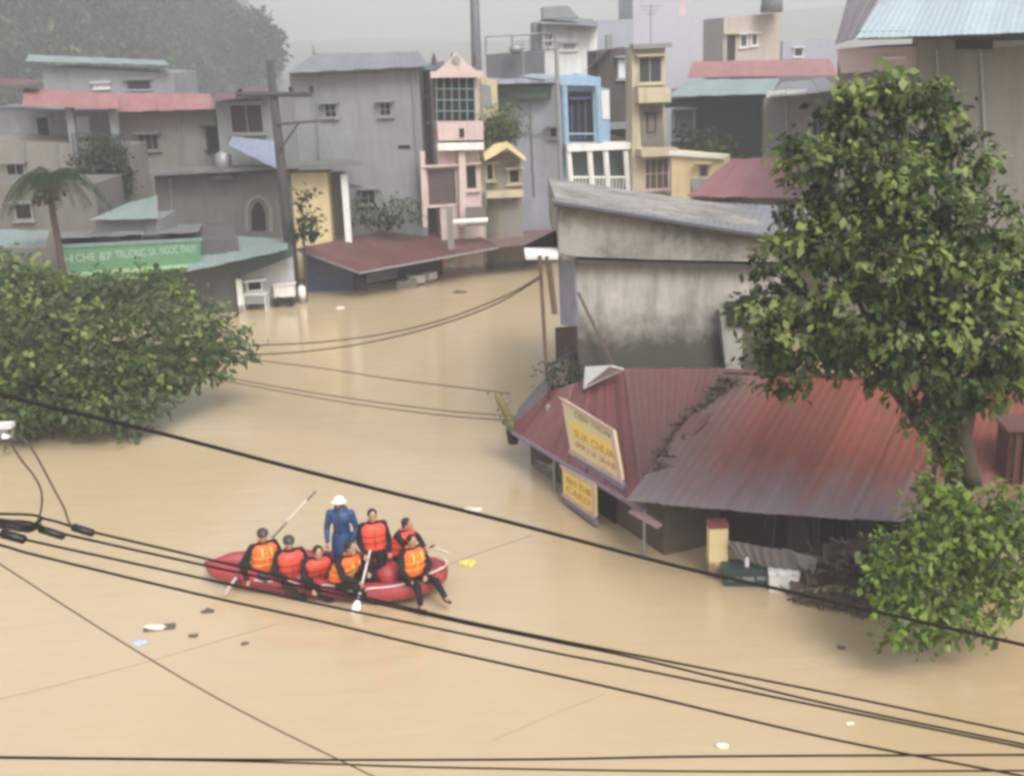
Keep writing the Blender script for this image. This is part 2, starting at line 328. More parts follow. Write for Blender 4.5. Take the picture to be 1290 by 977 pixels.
def foliage(name, clumps, leaf, dens, mats, parent=None, light=0.25, droop=0.45, seed=1, tuft=9, spread=0.22, flat=1.0, lum=1.3):
    """clumps: (center, radius(3)); leaves grow in tufts on twig ends through the clump's outer volume"""
    g = np.random.default_rng(seed); TV = []; TM = []
    for c, r in clumps:
        c = np.array(c); r = np.array(r if hasattr(r, '__len__') else (r, r, r * 0.85)) * 1.0
        nt_ = max(3, int(dens * (r[0] * r[1] * r[2]) ** (2 / 3)))
        d = g.normal(size=(nt_, 3)); d /= np.linalg.norm(d, axis=1)[:, None]
        lump = 1 + 0.24 * np.sin(d[:, 0] * 5 + c[0] * 3) * np.cos(d[:, 2] * 6 + c[1]) + 0.14 * np.sin(d[:, 2] * 11 + c[0] * 5) * np.sin(d[:, 0] * 9 + c[2] * 4)
        rad = (g.uniform(0.35, 1.0, nt_) ** 0.45) * lump
        tc = c + d * r * rad[:, None]
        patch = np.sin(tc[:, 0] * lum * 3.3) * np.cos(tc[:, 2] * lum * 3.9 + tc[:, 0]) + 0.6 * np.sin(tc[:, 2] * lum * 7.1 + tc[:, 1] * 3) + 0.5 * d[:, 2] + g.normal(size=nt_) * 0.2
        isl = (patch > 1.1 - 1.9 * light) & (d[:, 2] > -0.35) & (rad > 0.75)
        for k in range(nt_):
            n = g.integers(int(tuft * 0.6), int(tuft * 1.4) + 1); ax = d[k] + np.array([0, 0, 0.3])
            o = tc[k] + g.normal(size=(n, 3)) * spread * np.array([1, 1, 0.6])
            dirv = g.normal(size=(n, 3)) * 0.8 + ax * 0.7 - np.array([0, 0, droop]); dirv /= np.linalg.norm(dirv, axis=1)[:, None]
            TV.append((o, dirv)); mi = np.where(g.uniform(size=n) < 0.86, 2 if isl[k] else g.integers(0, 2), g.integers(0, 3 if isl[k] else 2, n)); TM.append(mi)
    o = np.concatenate([t[0] for t in TV]); dv_ = np.concatenate([t[1] for t in TV]); mi = np.concatenate(TM); n = len(o)
    sd_ = np.cross(dv_, g.normal(size=(n, 3)) * 0.45 + np.array([0, 0, 1.0])); sd_ /= np.linalg.norm(sd_, axis=1)[:, None] + 1e-9
    L = leaf * (0.5 + 0.95 * g.uniform(0, 1, n) ** 1.4)[:, None]; Wd = L * g.uniform(0.26, 0.38, n)[:, None]; up = np.cross(sd_, dv_)
    v0 = o; v1 = o + dv_ * L * 0.5 + sd_ * Wd - up * Wd * 0.25; v2 = o + dv_ * L - np.array([0, 0, 1]) * L * 0.15; v3 = o + dv_ * L * 0.5 - sd_ * Wd - up * Wd * 0.25
    V = np.stack([v0, v1, v2, v3], 1).reshape(-1, 3)
    me = bpy.data.meshes.new(name); me.vertices.add(4 * n); me.vertices.foreach_set('co', V.ravel())
    me.loops.add(6 * n); me.polygons.add(2 * n)
    b = np.arange(n)[:, None] * 4; idx = (b + np.array([0, 1, 2, 0, 2, 3])).ravel()
    me.loops.foreach_set('vertex_index', idx); me.polygons.foreach_set('loop_start', np.arange(2 * n) * 3); me.polygons.foreach_set('loop_total', np.full(2 * n, 3))
    me.polygons.foreach_set('material_index', np.repeat(mi, 2).astype(np.int32))
    for mm in mats: me.materials.append(mm)
    me.update(calc_edges=True); me.validate()
    ob = bpy.data.objects.new(name, me); COL.objects.link(ob)
    if parent: ob.parent = parent
    return ob
def branches(base, r0, top, clumps, parent, seed=0, name='trunk', mat=None):
    m = MB(); g = random.Random(seed); base = np.array(base, float); top = np.array(top, float)
    path = spline([base, base * 0.66 + top * 0.34 + np.array([g.uniform(-.15, .15), 0.1, 0]), base * 0.33 + top * 0.67 + np.array([g.uniform(-.15, .15), -0.1, 0]), top], 5)
    m.tube(path, [r0 * (1 - 0.62 * i / (len(path) - 1)) for i in range(len(path))], 10)
    for c, r in clumps:
        c = np.array(c, float); k = int(len(path) * g.uniform(0.45, 0.95)); k = min(k, len(path) - 1); s_ = path[k]
        mid = (s_ + c) / 2 + np.array([g.uniform(-.2, .2), g.uniform(-.2, .2), 0.15 * np.linalg.norm(c - s_) * g.uniform(-0.5, 1)])
        q = spline([s_, mid, c], 4); m.tube(q, [r0 * 0.36 * (1 - 0.75 * i / (len(q) - 1)) for i in range(len(q))], 7)
        for _ in range(3):
            e = c + np.array([g.uniform(-1, 1), g.uniform(-1, 1), g.uniform(-.6, 1)]) * (r[0] if hasattr(r, '__len__') else r) * 0.8
            m.tube([q[-3], (q[-3] + e) / 2 + np.array([0, 0, .06]), e], [r0 * 0.14, r0 * 0.1, r0 * 0.04], 5)
    return m.build(name, mat or BARK, parent, True)

# wooded hillside canopy: an uncountable far forest
def forest():
    cl = []; g = random.Random(5)
    for _ in range(2600):
        x = g.uniform(-220, -30); y = g.uniform(160, 330); z = hz(x, y)
        if z < 1.5: continue
        r = g.uniform(2.2, 5.0); cl.append(((x, y, z + r * 0.5), (r, r, r * g.uniform(.8, 1.3))))
    o = foliage('hill_forest', cl, 1.05, 12, [LEAF_D, LEAF_D, LEAF_M], None, 0.08, 0.2, 11, 5, 0.6)
    tag(o, 'dense dark forest canopy covering the hillside, greyed by rain haze', 'forest', kind='stuff')
forest()
# a few crests of trees one can tell apart along the skyline
for i, (px, py, Y, r, lb) in enumerate([(268, 22, 255, 7.5, 'round tree crown breaking the hill skyline highest'), (298, 42, 240, 6.8, 'tree crown lower down the hill skyline'),
                                       (318, 66, 225, 5.4, 'small tree crown at the foot of the hill skyline beside the pole')]):
    c = D(px, py, Y); t = empty('tree', lb, 'tree', 'trees on the hill skyline'); 
    cl = [((c[0] + random.uniform(-1, 1) * r * .6, c[1] + random.uniform(-1, 1) * r * .5, c[2] + random.uniform(-.5, .6) * r), r * .6) for _ in range(7)]
    foliage('crown', cl, 1.0, 22, [LEAF_D, LEAF_D, LEAF_M], t, .1, .3, 30 + i, 6, .5)
    branches((c[0], c[1], max(hz(c[0], c[1]) - 1, -1)), .45, (c[0], c[1], c[2]), cl[:3], t, i)

# ------------------------------------------------------------------ far row houses
REDR = sheet('red_roof_faded', (0.34, 0.115, 0.115), (0.46, 0.28, 0.27), 0.5)
REDD = sheet('red_roof_dark', (0.125, 0.045, 0.045), (0.19, 0.115, 0.11), 0.6)
GREYR = sheet('grey_roof', (0.235, 0.245, 0.265), (0.14, 0.145, 0.15), 0.7)
TEALR = sheet('teal_roof', (0.27, 0.345, 0.335), (0.17, 0.22, 0.21), 0.5)
PALER = sheet('pale_blue_roof', (0.42, 0.52, 0.56), (0.34, 0.43, 0.47), 0.35, 0.45)
GREYP = plaster('grey_render', (0.25, 0.262, 0.27), (0.12, 0.125, 0.13), 0.45, 0.3)
TANP = plaster('tan_render', (0.24, 0.228, 0.208), (0.15, 0.14, 0.125), 0.6, 0.35)
BROWNP = plaster('brown_render', (0.16, 0.15, 0.135), (0.085, 0.08, 0.07), 0.6, 0.5)
PINKP = plaster('pink_paint', (0.60, 0.48, 0.465), (0.28, 0.2, 0.19), 0.3, 0.6)
YELP = plaster('yellow_paint', (0.74, 0.60, 0.34), (0.42, 0.34, 0.2), 0.45, 0.5)
YELD = plaster('cream_paint', (0.52, 0.46, 0.32), (0.2, 0.18, 0.14), 0.45, 0.6)
LAVP = plaster('lavender_paint', (0.35, 0.37, 0.43), (0.22, 0.22, 0.26), 0.35, 0.4)
BLUEP = plaster('blue_paint', (0.30, 0.45, 0.62), (0.18, 0.24, 0.3), 0.35, 0.7)
WHITEP = plaster('white_render', (0.82, 0.82, 0.80), (0.35, 0.34, 0.32), 0.35, 0.6)
BLUEW = paint('blue_sheet_wall', (0.055, 0.085, 0.18), 0.6)
GREEN = paint('dark_green_paint', (0.07, 0.12, 0.095), 0.6)
TEALD = paint('dark_teal', (0.035, 0.065, 0.065), 0.6)
DPOLE0 = plaster('dark_trim', (.07, .07, .075), (.04, .04, .04), .5, .8)
BROWN = plaster('dark_brown_wall', (0.085, 0.065, 0.055), (0.04, 0.035, 0.03), 0.6, 0.8)

def roofq(name, pts, mat, parent, **k):
    return corr(name, [D(*p) for p in pts], mat, parent, **k)

# far pale-roofed long house at the hill foot
h = empty('long_house', 'long low house with a pale green roof at the foot of the wooded hill', 'house')
f = Fac(XY(45, 100, 92), XY(222, 100, 92)); f.body('wall', [(52, 84), (218, 92), (218, 118), (52, 118)], 7, GREYP, h, 0)
roofq('roof', [(32, 77, 91), (214, 82, 91), (206, 76, 99), (36, 69, 99)], TEALR, h, pitch=.25)
f.win(118, 104, 138, 112, h, WHITE, WHITE); f.win(160, 100, 190, 114, h, GREYP, DARK)

# left veranda house
h = empty('veranda_house', 'grey house with a faded red roof and an open upstairs veranda behind the palm', 'house')
f = Fac(XY(-40, 200, 62), XY(156, 200, 61)); f.body('wall', [(-40, 175), (157, 184), (157, 330), (-40, 330)], 9, TANP, h, 0)
f2 = Fac(XY(-40, 200, 66), XY(156, 200, 65)); f2.body('back_wall', [(-40, 138), (150, 140), (150, 230), (-40, 230)], 5, GREYP, h, 3)
roofq('roof', [(28, 133, 60.5), (150, 137, 60.3), (148, 118, 66), (30, 111, 66)], REDR, h, pitch=.25)
for x in (88, 142):
    a = D(x, 138, 61.3); MB().box((a[0], a[1], a[2] - 1.2), (.36, .36, 2.6)).build('post', GREYP, h)
f2.win(95, 148, 112, 184, h, WHITE, WHITE); f2.win(48, 146, 62, 175, h, STEEL, DARK)
a = D(92, 181, 60.9); b = D(157, 183, 60.9); m = MB(); m.tube([a + (0, 0, .5), b + (0, 0, .5)], .04)
for k in range(15): p = a + (b - a) * k / 14; m.box(p + (0, 0, .0), (.04, .04, 1.0))
m.build('railing', TEALD, h)
roofq('porch_roof', [(-10, 108, 64), (50, 107, 64), (48, 100, 68), (-8, 99, 68)], REDD, h)
# vine screen under the veranda
pipe(f, 30, 180, 300, h); pipe(f, 72, 180, 300, h); f.win(10, 205, 32, 228, h, STEEL, DARK, bars=1)
cl = [(D(x, y, 60.4), .8) for x, y in ((105, 205), (125, 208), (142, 215), (112, 228), (130, 240), (148, 200), (120, 190), (140, 192), (104, 248), (150, 232), (122, 256))]
v = empty('creeper', 'dark creeper hanging below the veranda railing', 'creeper'); foliage('leaves', cl, .22, 60, [LEAF_D, LEAF_D, LEAF_M], v, .1, .6, 41)

h = empty('beige_house', 'beige walled house with a long faded red roof next to the veranda house', 'house')
f = Fac(XY(150, 200, 64), XY(272, 200, 63)); f.body('wall', [(150, 138), (270, 138), (272, 300), (150, 300)], 9, TANP, h, 0)
roofq('roof', [(143, 141, 62.6), (274, 137, 62), (264, 118, 69), (148, 117, 69)], REDR, h, pitch=.25)
f.win(262, 160, 275, 189, h, DARKWOOD, DARK); f.win(175, 168, 200, 190, h, TANP, DARKWOOD, bars=2); pipe(f, 226, 145, 225, h)

h = empty('dark_house', 'dark open-sided house with a thin red roof behind the leaning pole', 'house')
f = Fac(XY(270, 180, 60), XY(352, 180, 59)); f.body('wall', [(271, 128), (352, 118), (352, 260), (271, 260)], 8, GREYP, h, 0)
roofq('roof', [(266, 128, 58.6), (345, 115, 58), (343, 106, 66), (272, 118, 66)], REDD, h)
f.win(292, 130, 331, 169, h, STEEL, DARKWOOD, bars=1)
roofq('lean_roof', [(288, 183, 56.8), (352, 214, 55.6), (352, 178, 58.4), (292, 172, 58.6)], paint('blue_tarp', (0.28, 0.32, 0.43), .5), h, pitch=.3)

# big grey rendered house
h = empty('grey_house', 'tall blank grey rendered house with two tiny windows beside the pink house', 'house')
f = Fac(XY(350, 200, 60.5), XY(531, 200, 60)); f.body('wall', [(364, 92), (527, 82), (531, 290), (352, 290)], 11, GREYP, h, 0)
roofq('roof', [(362, 92, 59.5), (541, 83, 59.2), (527, 65, 70), (396, 68, 70)], GREYR, h, pitch=.25)
for x0, y0 in ((409, 130), (478, 128)): f.win(x0, y0, x0 + 15, y0 + 19, h, STEEL, DARK, fr=.07, bars=1, rows=1)
f.panel('drain_pipe', [(436, 228), (484, 238), (487, 262), (484, 262), (481, 241), (436, 231)], STEEL, h, 0.0, .08)
pipe(f, 520, 90, 270, h); pipe(f, 398, 95, 200, h); f.win(455, 238, 473, 258, h, STEEL, DARK, bars=1)
f.panel('vent', [(502, 183), (517, 183), (517, 187), (502, 187)], DARK, h, 0, .05)
f3 = Fac(XY(528, 150, 61.5), XY(546, 150, 61.5)); f3.body('stair_wall', [(526, 88), (547, 88), (547, 280), (531, 280)], 9, BROWN, h, 0)
f3.win(524, 88, 545, 155, h, paint('teal_bars', (.16, .26, .25)), DARK, bars=2, rows=1)
a = D(396, 69, 69.5); MB().tube([a, a + (0, 0, .6)], [.15, .03]).build('finial', GREYP, h)

# pink house
h = empty('pink_house', 'pink two-storey house with a gabled parapet and white balcony bands', 'house')
f = Fac(XY(527, 200, 59.2), XY(610, 200, 59.8)); f.body('wall', [(546, 92), (600, 92), (610, 330), (530, 330)], 9, PINKP, h, 0)
f.panel('upper_opening', [(545, 98), (598, 98), (599, 152), (547, 152)], DARK, h, .0, .04)
m = MB()
for k in range(6):
    a = f.hit(549 + k * 9.6, 98); b = f.hit(550 + k * 9.6, 152); m.tube([a + f.n * .1, b + f.n * .1], .035, 5)
for y in (112, 126, 140): m.tube([f.hit(547, y) + f.n * .1, f.hit(598, y) + f.n * .1], .03, 5)
m.build('window_bars', paint('teal_bars', (.16, .26, .25)), h)
f.panel('cornice', [(541, 90), (606, 89), (606, 97), (541, 98)], PINKP, h, .01, .5)
f.panel('gable', [(549, 90), (557, 84), (573, 66), (590, 82), (599, 89)], PINKP, h, -.2, .5)
f.panel('medallion', [(568, 73), (573, 70), (578, 73), (578, 79), (573, 82), (568, 79)], STEEL, h, .3, .05)
for x in (547, 570, 598):
    a = f.hit(x, 82); MB().tube([a, a + (0, 0, .25), a + (0, 0, .55)], [.1, .12, .02]).build('finial', BROWN, h)
f.panel('parapet', [(548, 153), (606, 152), (606, 175), (550, 176)], PINKP, h, .01, .7)
f.panel('balcony_slab', [(549, 179), (606, 178), (606, 187), (549, 188)], WHITEP, h, .01, .8)
f.win(537, 208, 576, 262, h, PINKP, paint('maroon_shutter', (.09, .06, .065)), fr=.14, name='door')
f.win(586, 206, 601, 240, h, PINKP, DARK, fr=.09)
f.panel('column', [(576, 190), (584, 190), (586, 285), (578, 285)], PINKP, h, .01, .5)
a = f.hit(579, 166); MB().box(a + f.n * .75, (.22, .1, .4)).build('flower_box', DARKWOOD, h)
f.panel('stair', [(528, 190), (534, 190), (538, 285), (532, 285)], PINKP, h, .01, .3)

# mast behind the pink house
a = D(604, 200, 67); m = MB(); top = D(596, -60, 67); bot = np.array([a[0] + .1, 67, 0.]); m.tube([bot, (a + top) / 2, top], [.32, .27, .22], 8)
tag(m.build('mast', paint('mast_grey', (.13, .135, .15)), None, True), 'tall dark mast rising beyond the top of the picture behind the pink house', 'mast')

pipe(f, 604, 100, 260, h)
# beige annexe, shrub, small gabled porch
h = empty('beige_annexe', 'narrow beige annexe with a small yellow gabled porch beside the pink house', 'house')
f = Fac(XY(608, 200, 60.4), XY(660, 200, 60.8)); f.body('wall', [(600, 96), (626, 100), (655, 290), (609, 290)], 7, YELD, h, 0)
f.panel('wall_panel', [(606, 106), (618, 108), (620, 136), (608, 136)], GREYP, h, 0, .04)
f.body('lower_wall', [(608, 192), (656, 192), (656, 300), (609, 300)], 5, TANP, h, 0)
f.panel('porch_gable', [(604, 192), (618, 180), (633, 176), (656, 195), (656, 201), (633, 184), (606, 200)], YELP, h, .02, 1.2)
f.win(612, 205, 622, 228, h, YELD, DARK); f.win(640, 212, 655, 232, h, YELD, DARK)
f.panel('ledge', [(610, 240), (656, 238), (656, 246), (610, 248)], YELD, h, .02, .7)
t = empty('potted_shrub', 'bright green shrub on the terrace above the yellow gabled porch', 'shrub')
foliage('foliage', [(D(x, y, 60), r) for x, y, r in ((628, 152, .8), (640, 148, .75), (634, 165, .7), (621, 166, .45), (648, 162, .4))], .2, 90, [LEAF_M, LEAF_G, LEAF_V], t, .3, .5, 51)
a = D(634, 178, 60); MB().tube([a - (0, 0, .2), a + (0, 0, .35)], [.25, .34], 10).build('pot', BROWN, t)
MB().tube([a, D(633, 155, 60)], [.07, .03], 6).build('stem', BARK, t)

# lavender house
h = empty('lavender_house', 'plain lavender grey house wall under a dark green fascia', 'house')
f = Fac(XY(622, 200, 63), XY(706, 200, 62)); f.body('wall', [(622, 104), (702, 104), (708, 300), (630, 300)], 9, LAVP, h, 0)
f.panel('fascia', [(622, 108), (694, 107), (694, 123), (622, 125)], GREEN, h, .01, .6)
roofq('roof', [(612, 106, 61.6), (700, 104, 61), (698, 98, 69), (612, 99, 69)], GREYR, h)
m = MB()
for y in (168, 172): m.tube([f.hit(640, y - 5) + f.n * .1, f.hit(690, y) + f.n * .1], .02, 4)
m.build('wall_cable', STEEL, h)
f.win(692, 160, 703, 174, h, STEEL, DARK)

pipe(f, 668, 125, 245, h); aerial(D(660, 100, 64), h)
# dark old blocks behind
h = empty('tiled_block', 'dark cluttered block with rooftop frames behind the lavender house', 'building')
f = Fac(XY(604, 90, 82), XY(690, 90, 82)); f.body('wall', [(612, 70), (686, 64), (686, 120), (606, 120)], 8, plaster('slate_render', (.13, .135, .15), (.08, .08, .09), .6, .4), h, 0)
m = MB(); A = [D(x, y, 83) for x, y in ((612, 46), (690, 42), (690, 64), (612, 70), (645, 45), (645, 66), (668, 43), (668, 64))]
m.tube([A[0], A[1]], .07, 5)
for i, j in ((0, 3), (4, 5), (6, 7), (1, 2)): m.tube([A[i], A[j]], .07, 5)
m.build('roof_frame', STEEL, h)
a = D(650, 62, 81); MB().ell(a, (.45, .4, .35)).build('water_tank', STEEL, h, True)

# white building with a dark roof hut
h = empty('white_building', 'white upper storey with a flat roof hut and dark cap, high behind the blue house', 'building')
f = Fac(XY(678, 60, 84), XY(752, 60, 84)); f.body('wall', [(681, 30), (752, 32), (750, 120), (684, 120)], 8, WHITEP, h, 0)
f.body('corner_wall', [(672, 28), (682, 28), (684, 120), (676, 120)], 8, GREYP, h, 0)
roofq('roof', [(676, 29, 82.5), (756, 33, 82.5), (745, 24, 92), (690, 20, 92)], GREYR, h)
f.panel('roof_hut', [(683, 9), (716, 7), (730, 22), (684, 24)], GREYP, h, -3, 2.5)
f.win(708, 54, 726, 64, h, WHITE, STEEL); f.win(686, 42, 696, 60, h, WHITE, GLASS)

# blue house
h = empty('blue_house', 'narrow blue and white house with tall open balconies', 'house')
f = Fac(XY(702, 200, 62.4), XY(766, 200, 62.8)); f.body('side_wall', [(686, 100), (704, 97), (710, 300), (693, 300)], 8, LAVP, h, 0)
f.body('wall', [(704, 97), (752, 98), (760, 300), (711, 300)], 8, BLUEP, h, 0)
f.panel('upper_opening', [(710, 115), (746, 115), (748, 178), (712, 178)], DARK, h, .0, .04)
f.win(720, 124, 738, 176, h, BLUEW, paint('dull_blue_door', (.10, .12, .17)), name='door', bars=1)
f.panel('cornice', [(702, 96), (754, 97), (754, 108), (703, 107)], BLUEP, h, .01, .5)
f.panel('roof_crest', [(712, 97), (724, 92), (738, 94), (750, 97)], BLUEP, h, -.2, .3)
m = MB()
for x in (706, 748): m.tube([f.hit(x, 108) + f.n * .9, f.hit(x + 3, 180) + f.n * .9], .16, 8)
m.build('upper_columns', BLUEP, h)
f.body('annexe_wall', [(752, 112), (768, 112), (772, 170), (754, 170)], 6, BLUEP, h, 3)
f.panel('pale_shutter', [(757, 114), (767, 114), (768, 150), (759, 150)], WHITEP, h, .01, .05)
f.body('lower_wall', [(752, 180), (800, 178), (806, 300), (756, 300)], 7, BROWN, h, 0)
f.panel('balcony_slab', [(708, 181), (798, 177), (799, 185), (709, 189)], WHITEP, h, .01, 1.2)
f.panel('lower_opening', [(714, 190), (788, 188), (790, 236), (716, 238)], paint('green_glass', (.11, .15, .14)), h, .01, .04)
for x in (711, 737, 757, 782): MB().tube([f.hit(x, 188) + f.n * 1.0, f.hit(x + 4, 240) + f.n * 1.0], .15, 8).build('column', WHITEP, h)
m = MB()
for k in range(18): m.tube([f.hit(716 + k * 4.2, 222) + f.n * 1.0, f.hit(716 + k * 4.2, 238) + f.n * 1.0], .03, 4)
m.tube([f.hit(714, 221) + f.n, f.hit(788, 221) + f.n], .06, 5); m.build('railing', WHITEP, h)
for y0 in (160,): f.panel('balcony_rail', [(710, 166), (748, 166), (748, 168), (710, 168)], BLUEP, h, .9, .05)

h = empty('brick_block', 'dark brick block squeezed between the blue house and the cream tower', 'building')
f = Fac(XY(752, 100, 70), XY(802, 100, 70)); f.body('wall', [(752, 66), (800, 60), (803, 200), (756, 200)], 8, BROWN, h, 0)
roofq('roof', [(735, 92, 67), (765, 62, 69), (800, 60, 74), (745, 80, 76)], REDD, h)
f.win(778, 72, 791, 100, h, LAVP, WHITEP); f.panel('chimney', [(764, 44), (772, 44), (772, 66), (764, 66)], GREYP, h, -1, .9)
f.panel('parapet', [(753, 155), (800, 153), (801, 161), (754, 163)], TEALR, h, .02, .5)

h = empty('cream_tower', 'narrow cream three-storey tower house with stacked balconies', 'house')
f = Fac(XY(796, 200, 61.5), XY(846, 200, 62)); f.body('wall', [(796, 60), (838, 58), (850, 300), (808, 300)], 1.0, YELD, h, 0)
f.win(803, 70, 834, 106, h, YELD, GLASS, bars=1); f.panel('parapet', [(798, 110), (838, 110), (839, 128), (799, 129)], YELD, h, .01, .7)
f.panel('middle_opening', [(805, 133), (834, 132), (837, 184), (808, 184)], paint('tan_shade', (.17, .15, .13)), h, .01, .04)
f.win(814, 142, 826, 168, h, DARKWOOD, DARK, name='door')
f.panel('slab', [(800, 187), (846, 185), (847, 194), (801, 196)], YELD, h, .01, .9)
f.win(811, 197, 843, 240, h, PINKP, BROWN, bars=3, rows=1); f.panel('cap', [(794, 56), (842, 54), (842, 60), (794, 62)], GREYP, h, -.1, .6)

aerial(D(820, 58, 62.5), h)
# far lavender / beige high blocks
h = empty('lavender_block', 'huge pale lavender block fading into the haze', 'building')
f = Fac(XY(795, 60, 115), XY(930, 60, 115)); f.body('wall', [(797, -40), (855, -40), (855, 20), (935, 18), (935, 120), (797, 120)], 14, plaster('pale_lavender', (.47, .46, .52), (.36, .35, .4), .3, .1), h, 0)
f.body('side_wing', [(752, 26), (797, 24), (797, 120), (752, 120)], 12, LAVP, h, 0)
f.panel('stair_tower', [(848, -20), (866, -20), (866, 24), (848, 24)], PINKP, h, -3, 2)
h = empty('beige_block', 'pale pinkish beige block with a dark window bay above the pink roof', 'building')
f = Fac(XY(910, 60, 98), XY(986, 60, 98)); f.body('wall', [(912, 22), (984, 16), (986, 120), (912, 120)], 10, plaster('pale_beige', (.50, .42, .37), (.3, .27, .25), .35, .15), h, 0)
f.win(914, 43, 928, 78, h, YELD, DARKWOOD); f.win(932, 43, 942, 60, h, WHITEP, GLASS); f.win(946, 42, 955, 58, h, WHITEP, GLASS)
m = MB(); a = D(972, 16, 97); m.tube([a, a + (0, 0, 2.2)], [.9, .7], 8); m.ell(a + (0, 0, 2.4), (.9, .9, .5)); m.build('water_tank', GREYP, h, True)
h = empty('grey_side_block', 'grey hazy block far behind beside the beige block', 'building')
f = Fac(XY(986, 60, 130), XY(1060, 60, 130)); f.body('wall', [(986, 52), (1060, 50), (1060, 100), (986, 100)], 10, LAVP, h, 0); f.win(1000, 60, 1012, 72, h, WHITEP, DARK)

# pink-roofed + teal awning house
h = empty('awning_house', 'house with a wide pink roof above a teal awning and a dark open front', 'house')
f = Fac(XY(846, 150, 68), XY(968, 150, 66)); f.body('wall', [(846, 112), (964, 112), (966, 260), (850, 260)], 10, TANP, h, 0)
roofq('upper_roof', [(866, 98, 69), (1056, 95, 67), (1046, 74, 80), (872, 78, 80)], REDR, h, pitch=.25)
f.panel('upper_wall', [(880, 98), (1050, 97), (1050, 112), (880, 114)], TANP, h, -3, 1)
roofq('awning', [(838, 122, 64), (972, 118, 63), (982, 99, 67), (872, 100, 68)], TEALR, h, pitch=.25)
f.panel('open_front', [(868, 124), (958, 122), (960, 196), (886, 196)], TEALD, h, .01, .05)
f.panel('awning_fascia', [(840, 122), (972, 119), (972, 130), (840, 134)], TEALD, h, 1.6, .06)
f.win(848, 137, 876, 176, h, WHITEP, GREYP, bars=0)
cl = [(D(x, y, 64), .9) for x, y in ((880, 175), (895, 185), (925, 190), (868, 185))]
t = empty('shrub', 'dull shrubs spilling over the yellow wall under the teal awning', 'shrub'); foliage('foliage', cl, .25, 40, [LEAF_D, LEAF_M, LEAF_G], t, .2, .4, 61)
h = empty('beige_wall_house', 'beige flat-topped house with white sheets on its roof, half hidden by the large tree', 'house')
f = Fac(XY(960, 160, 62), XY(1062, 160, 60)); f.body('wall', [(962, 124), (1062, 112), (1062, 300), (962, 300)], 8, TANP, h, 0)
roofq('roof', [(968, 122, 60), (1058, 114, 59), (1040, 98, 66), (984, 104, 66)], GREYR, h)
f.panel('roof_sheet', [(973, 114), (996, 112), (996, 120), (973, 122)], WHITEP, h, .9, .06); f.panel('roof_sheet', [(998, 112), (1022, 111), (1022, 119), (998, 120)], WHITEP, h, .9, .06)

pipe(f, 990, 125, 230, h); f.win(1022, 150, 1040, 172, h, STEEL, DARK, bars=1)
# yellow house and red hip roof
h = empty('yellow_house', 'pale yellow house wall beside the cream tower', 'house')
f = Fac(XY(845, 220, 59), XY(915, 220, 58)); f.body('wall', [(846, 192), (912, 198), (918, 290), (850, 290)], 1.5, YELP, h, 0)
f.panel('coping', [(844, 190), (914, 195), (914, 200), (844, 195)], WHITEP, h, .01, .2)
f.win(880, 206, 894, 224, h, YELD, GLASS)
h = empty('red_hip_house', 'low house under a red hipped metal roof behind the concrete building', 'house')
roofq('roof', [(866, 247, 48), (1030, 250, 47), (1000, 198, 56), (922, 200, 56)], sheet('red_hip', (.30, .10, .105), (.36, .2, .2), .5), h, pitch=.25)
f = Fac(XY(874, 250, 48.6), XY(1020, 250, 48)); f.body('wall', [(874, 246), (1015, 249), (1015, 320), (874, 320)], 6, TANP, h, 0)
roofq('side_roof', [(866, 247, 48), (866.5, 247, 48.1), (922.5, 200, 56.1), (922, 200, 56)], REDD, h)
f.win(900, 256, 930, 290, h, STEEL, DARK)


# right big building
h = empty('tall_right_building', 'big grey-tan blank building with a pale blue metal roof behind the large tree', 'building')
f = Fac(XY(1150, 200, 41), XY(1420, 200, 39)); RW = plaster('wet_tan_wall', (.215, .20, .175), (.10, .095, .085), .5, .3)
f.body('wall', [(1156, 50), (1420, 42), (1420, 420), (1160, 420)], 12, RW, h, 0)
roofq('roof', [(1078, 48, 39.5), (1420, 36, 37.5), (1420, -90, 56), (1135, -40, 56)], PALER, h, pitch=.25)
roofq('side_roof', [(1052, 56, 43), (1078, 48, 41), (1130, -40, 52), (1078, -40, 54)], plaster('purple_grey_sheet', (.20, .18, .20), (.12, .11, .12), .5, .6), h, pitch=.25)
f.panel('gutter', [(1082, 40), (1420, 32), (1420, 42), (1082, 50)], TEALD, h, .9, .25)
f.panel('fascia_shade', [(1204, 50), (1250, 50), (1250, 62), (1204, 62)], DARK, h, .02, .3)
f.panel('vent_strip', [(1250, 52), (1300, 50), (1300, 56), (1250, 60)], STEEL, h, .02, .2)
pipe(f, 1235, 62, 300, h); pipe(f, 1180, 62, 300, h)
f4 = Fac(XY(1050, 200, 43), XY(1160, 200, 41.6)); f4.body('pink_wall', [(1056, 62), (1160, 58), (1162, 400), (1062, 400)], 8, RW, h, 0)
f4.panel('pink_fascia', [(1056, 62), (1160, 58), (1160, 88), (1062, 92)], PINKP, h, .02, .3)
f4.win(1118, 74, 1138, 96, h, WHITEP, DARK)

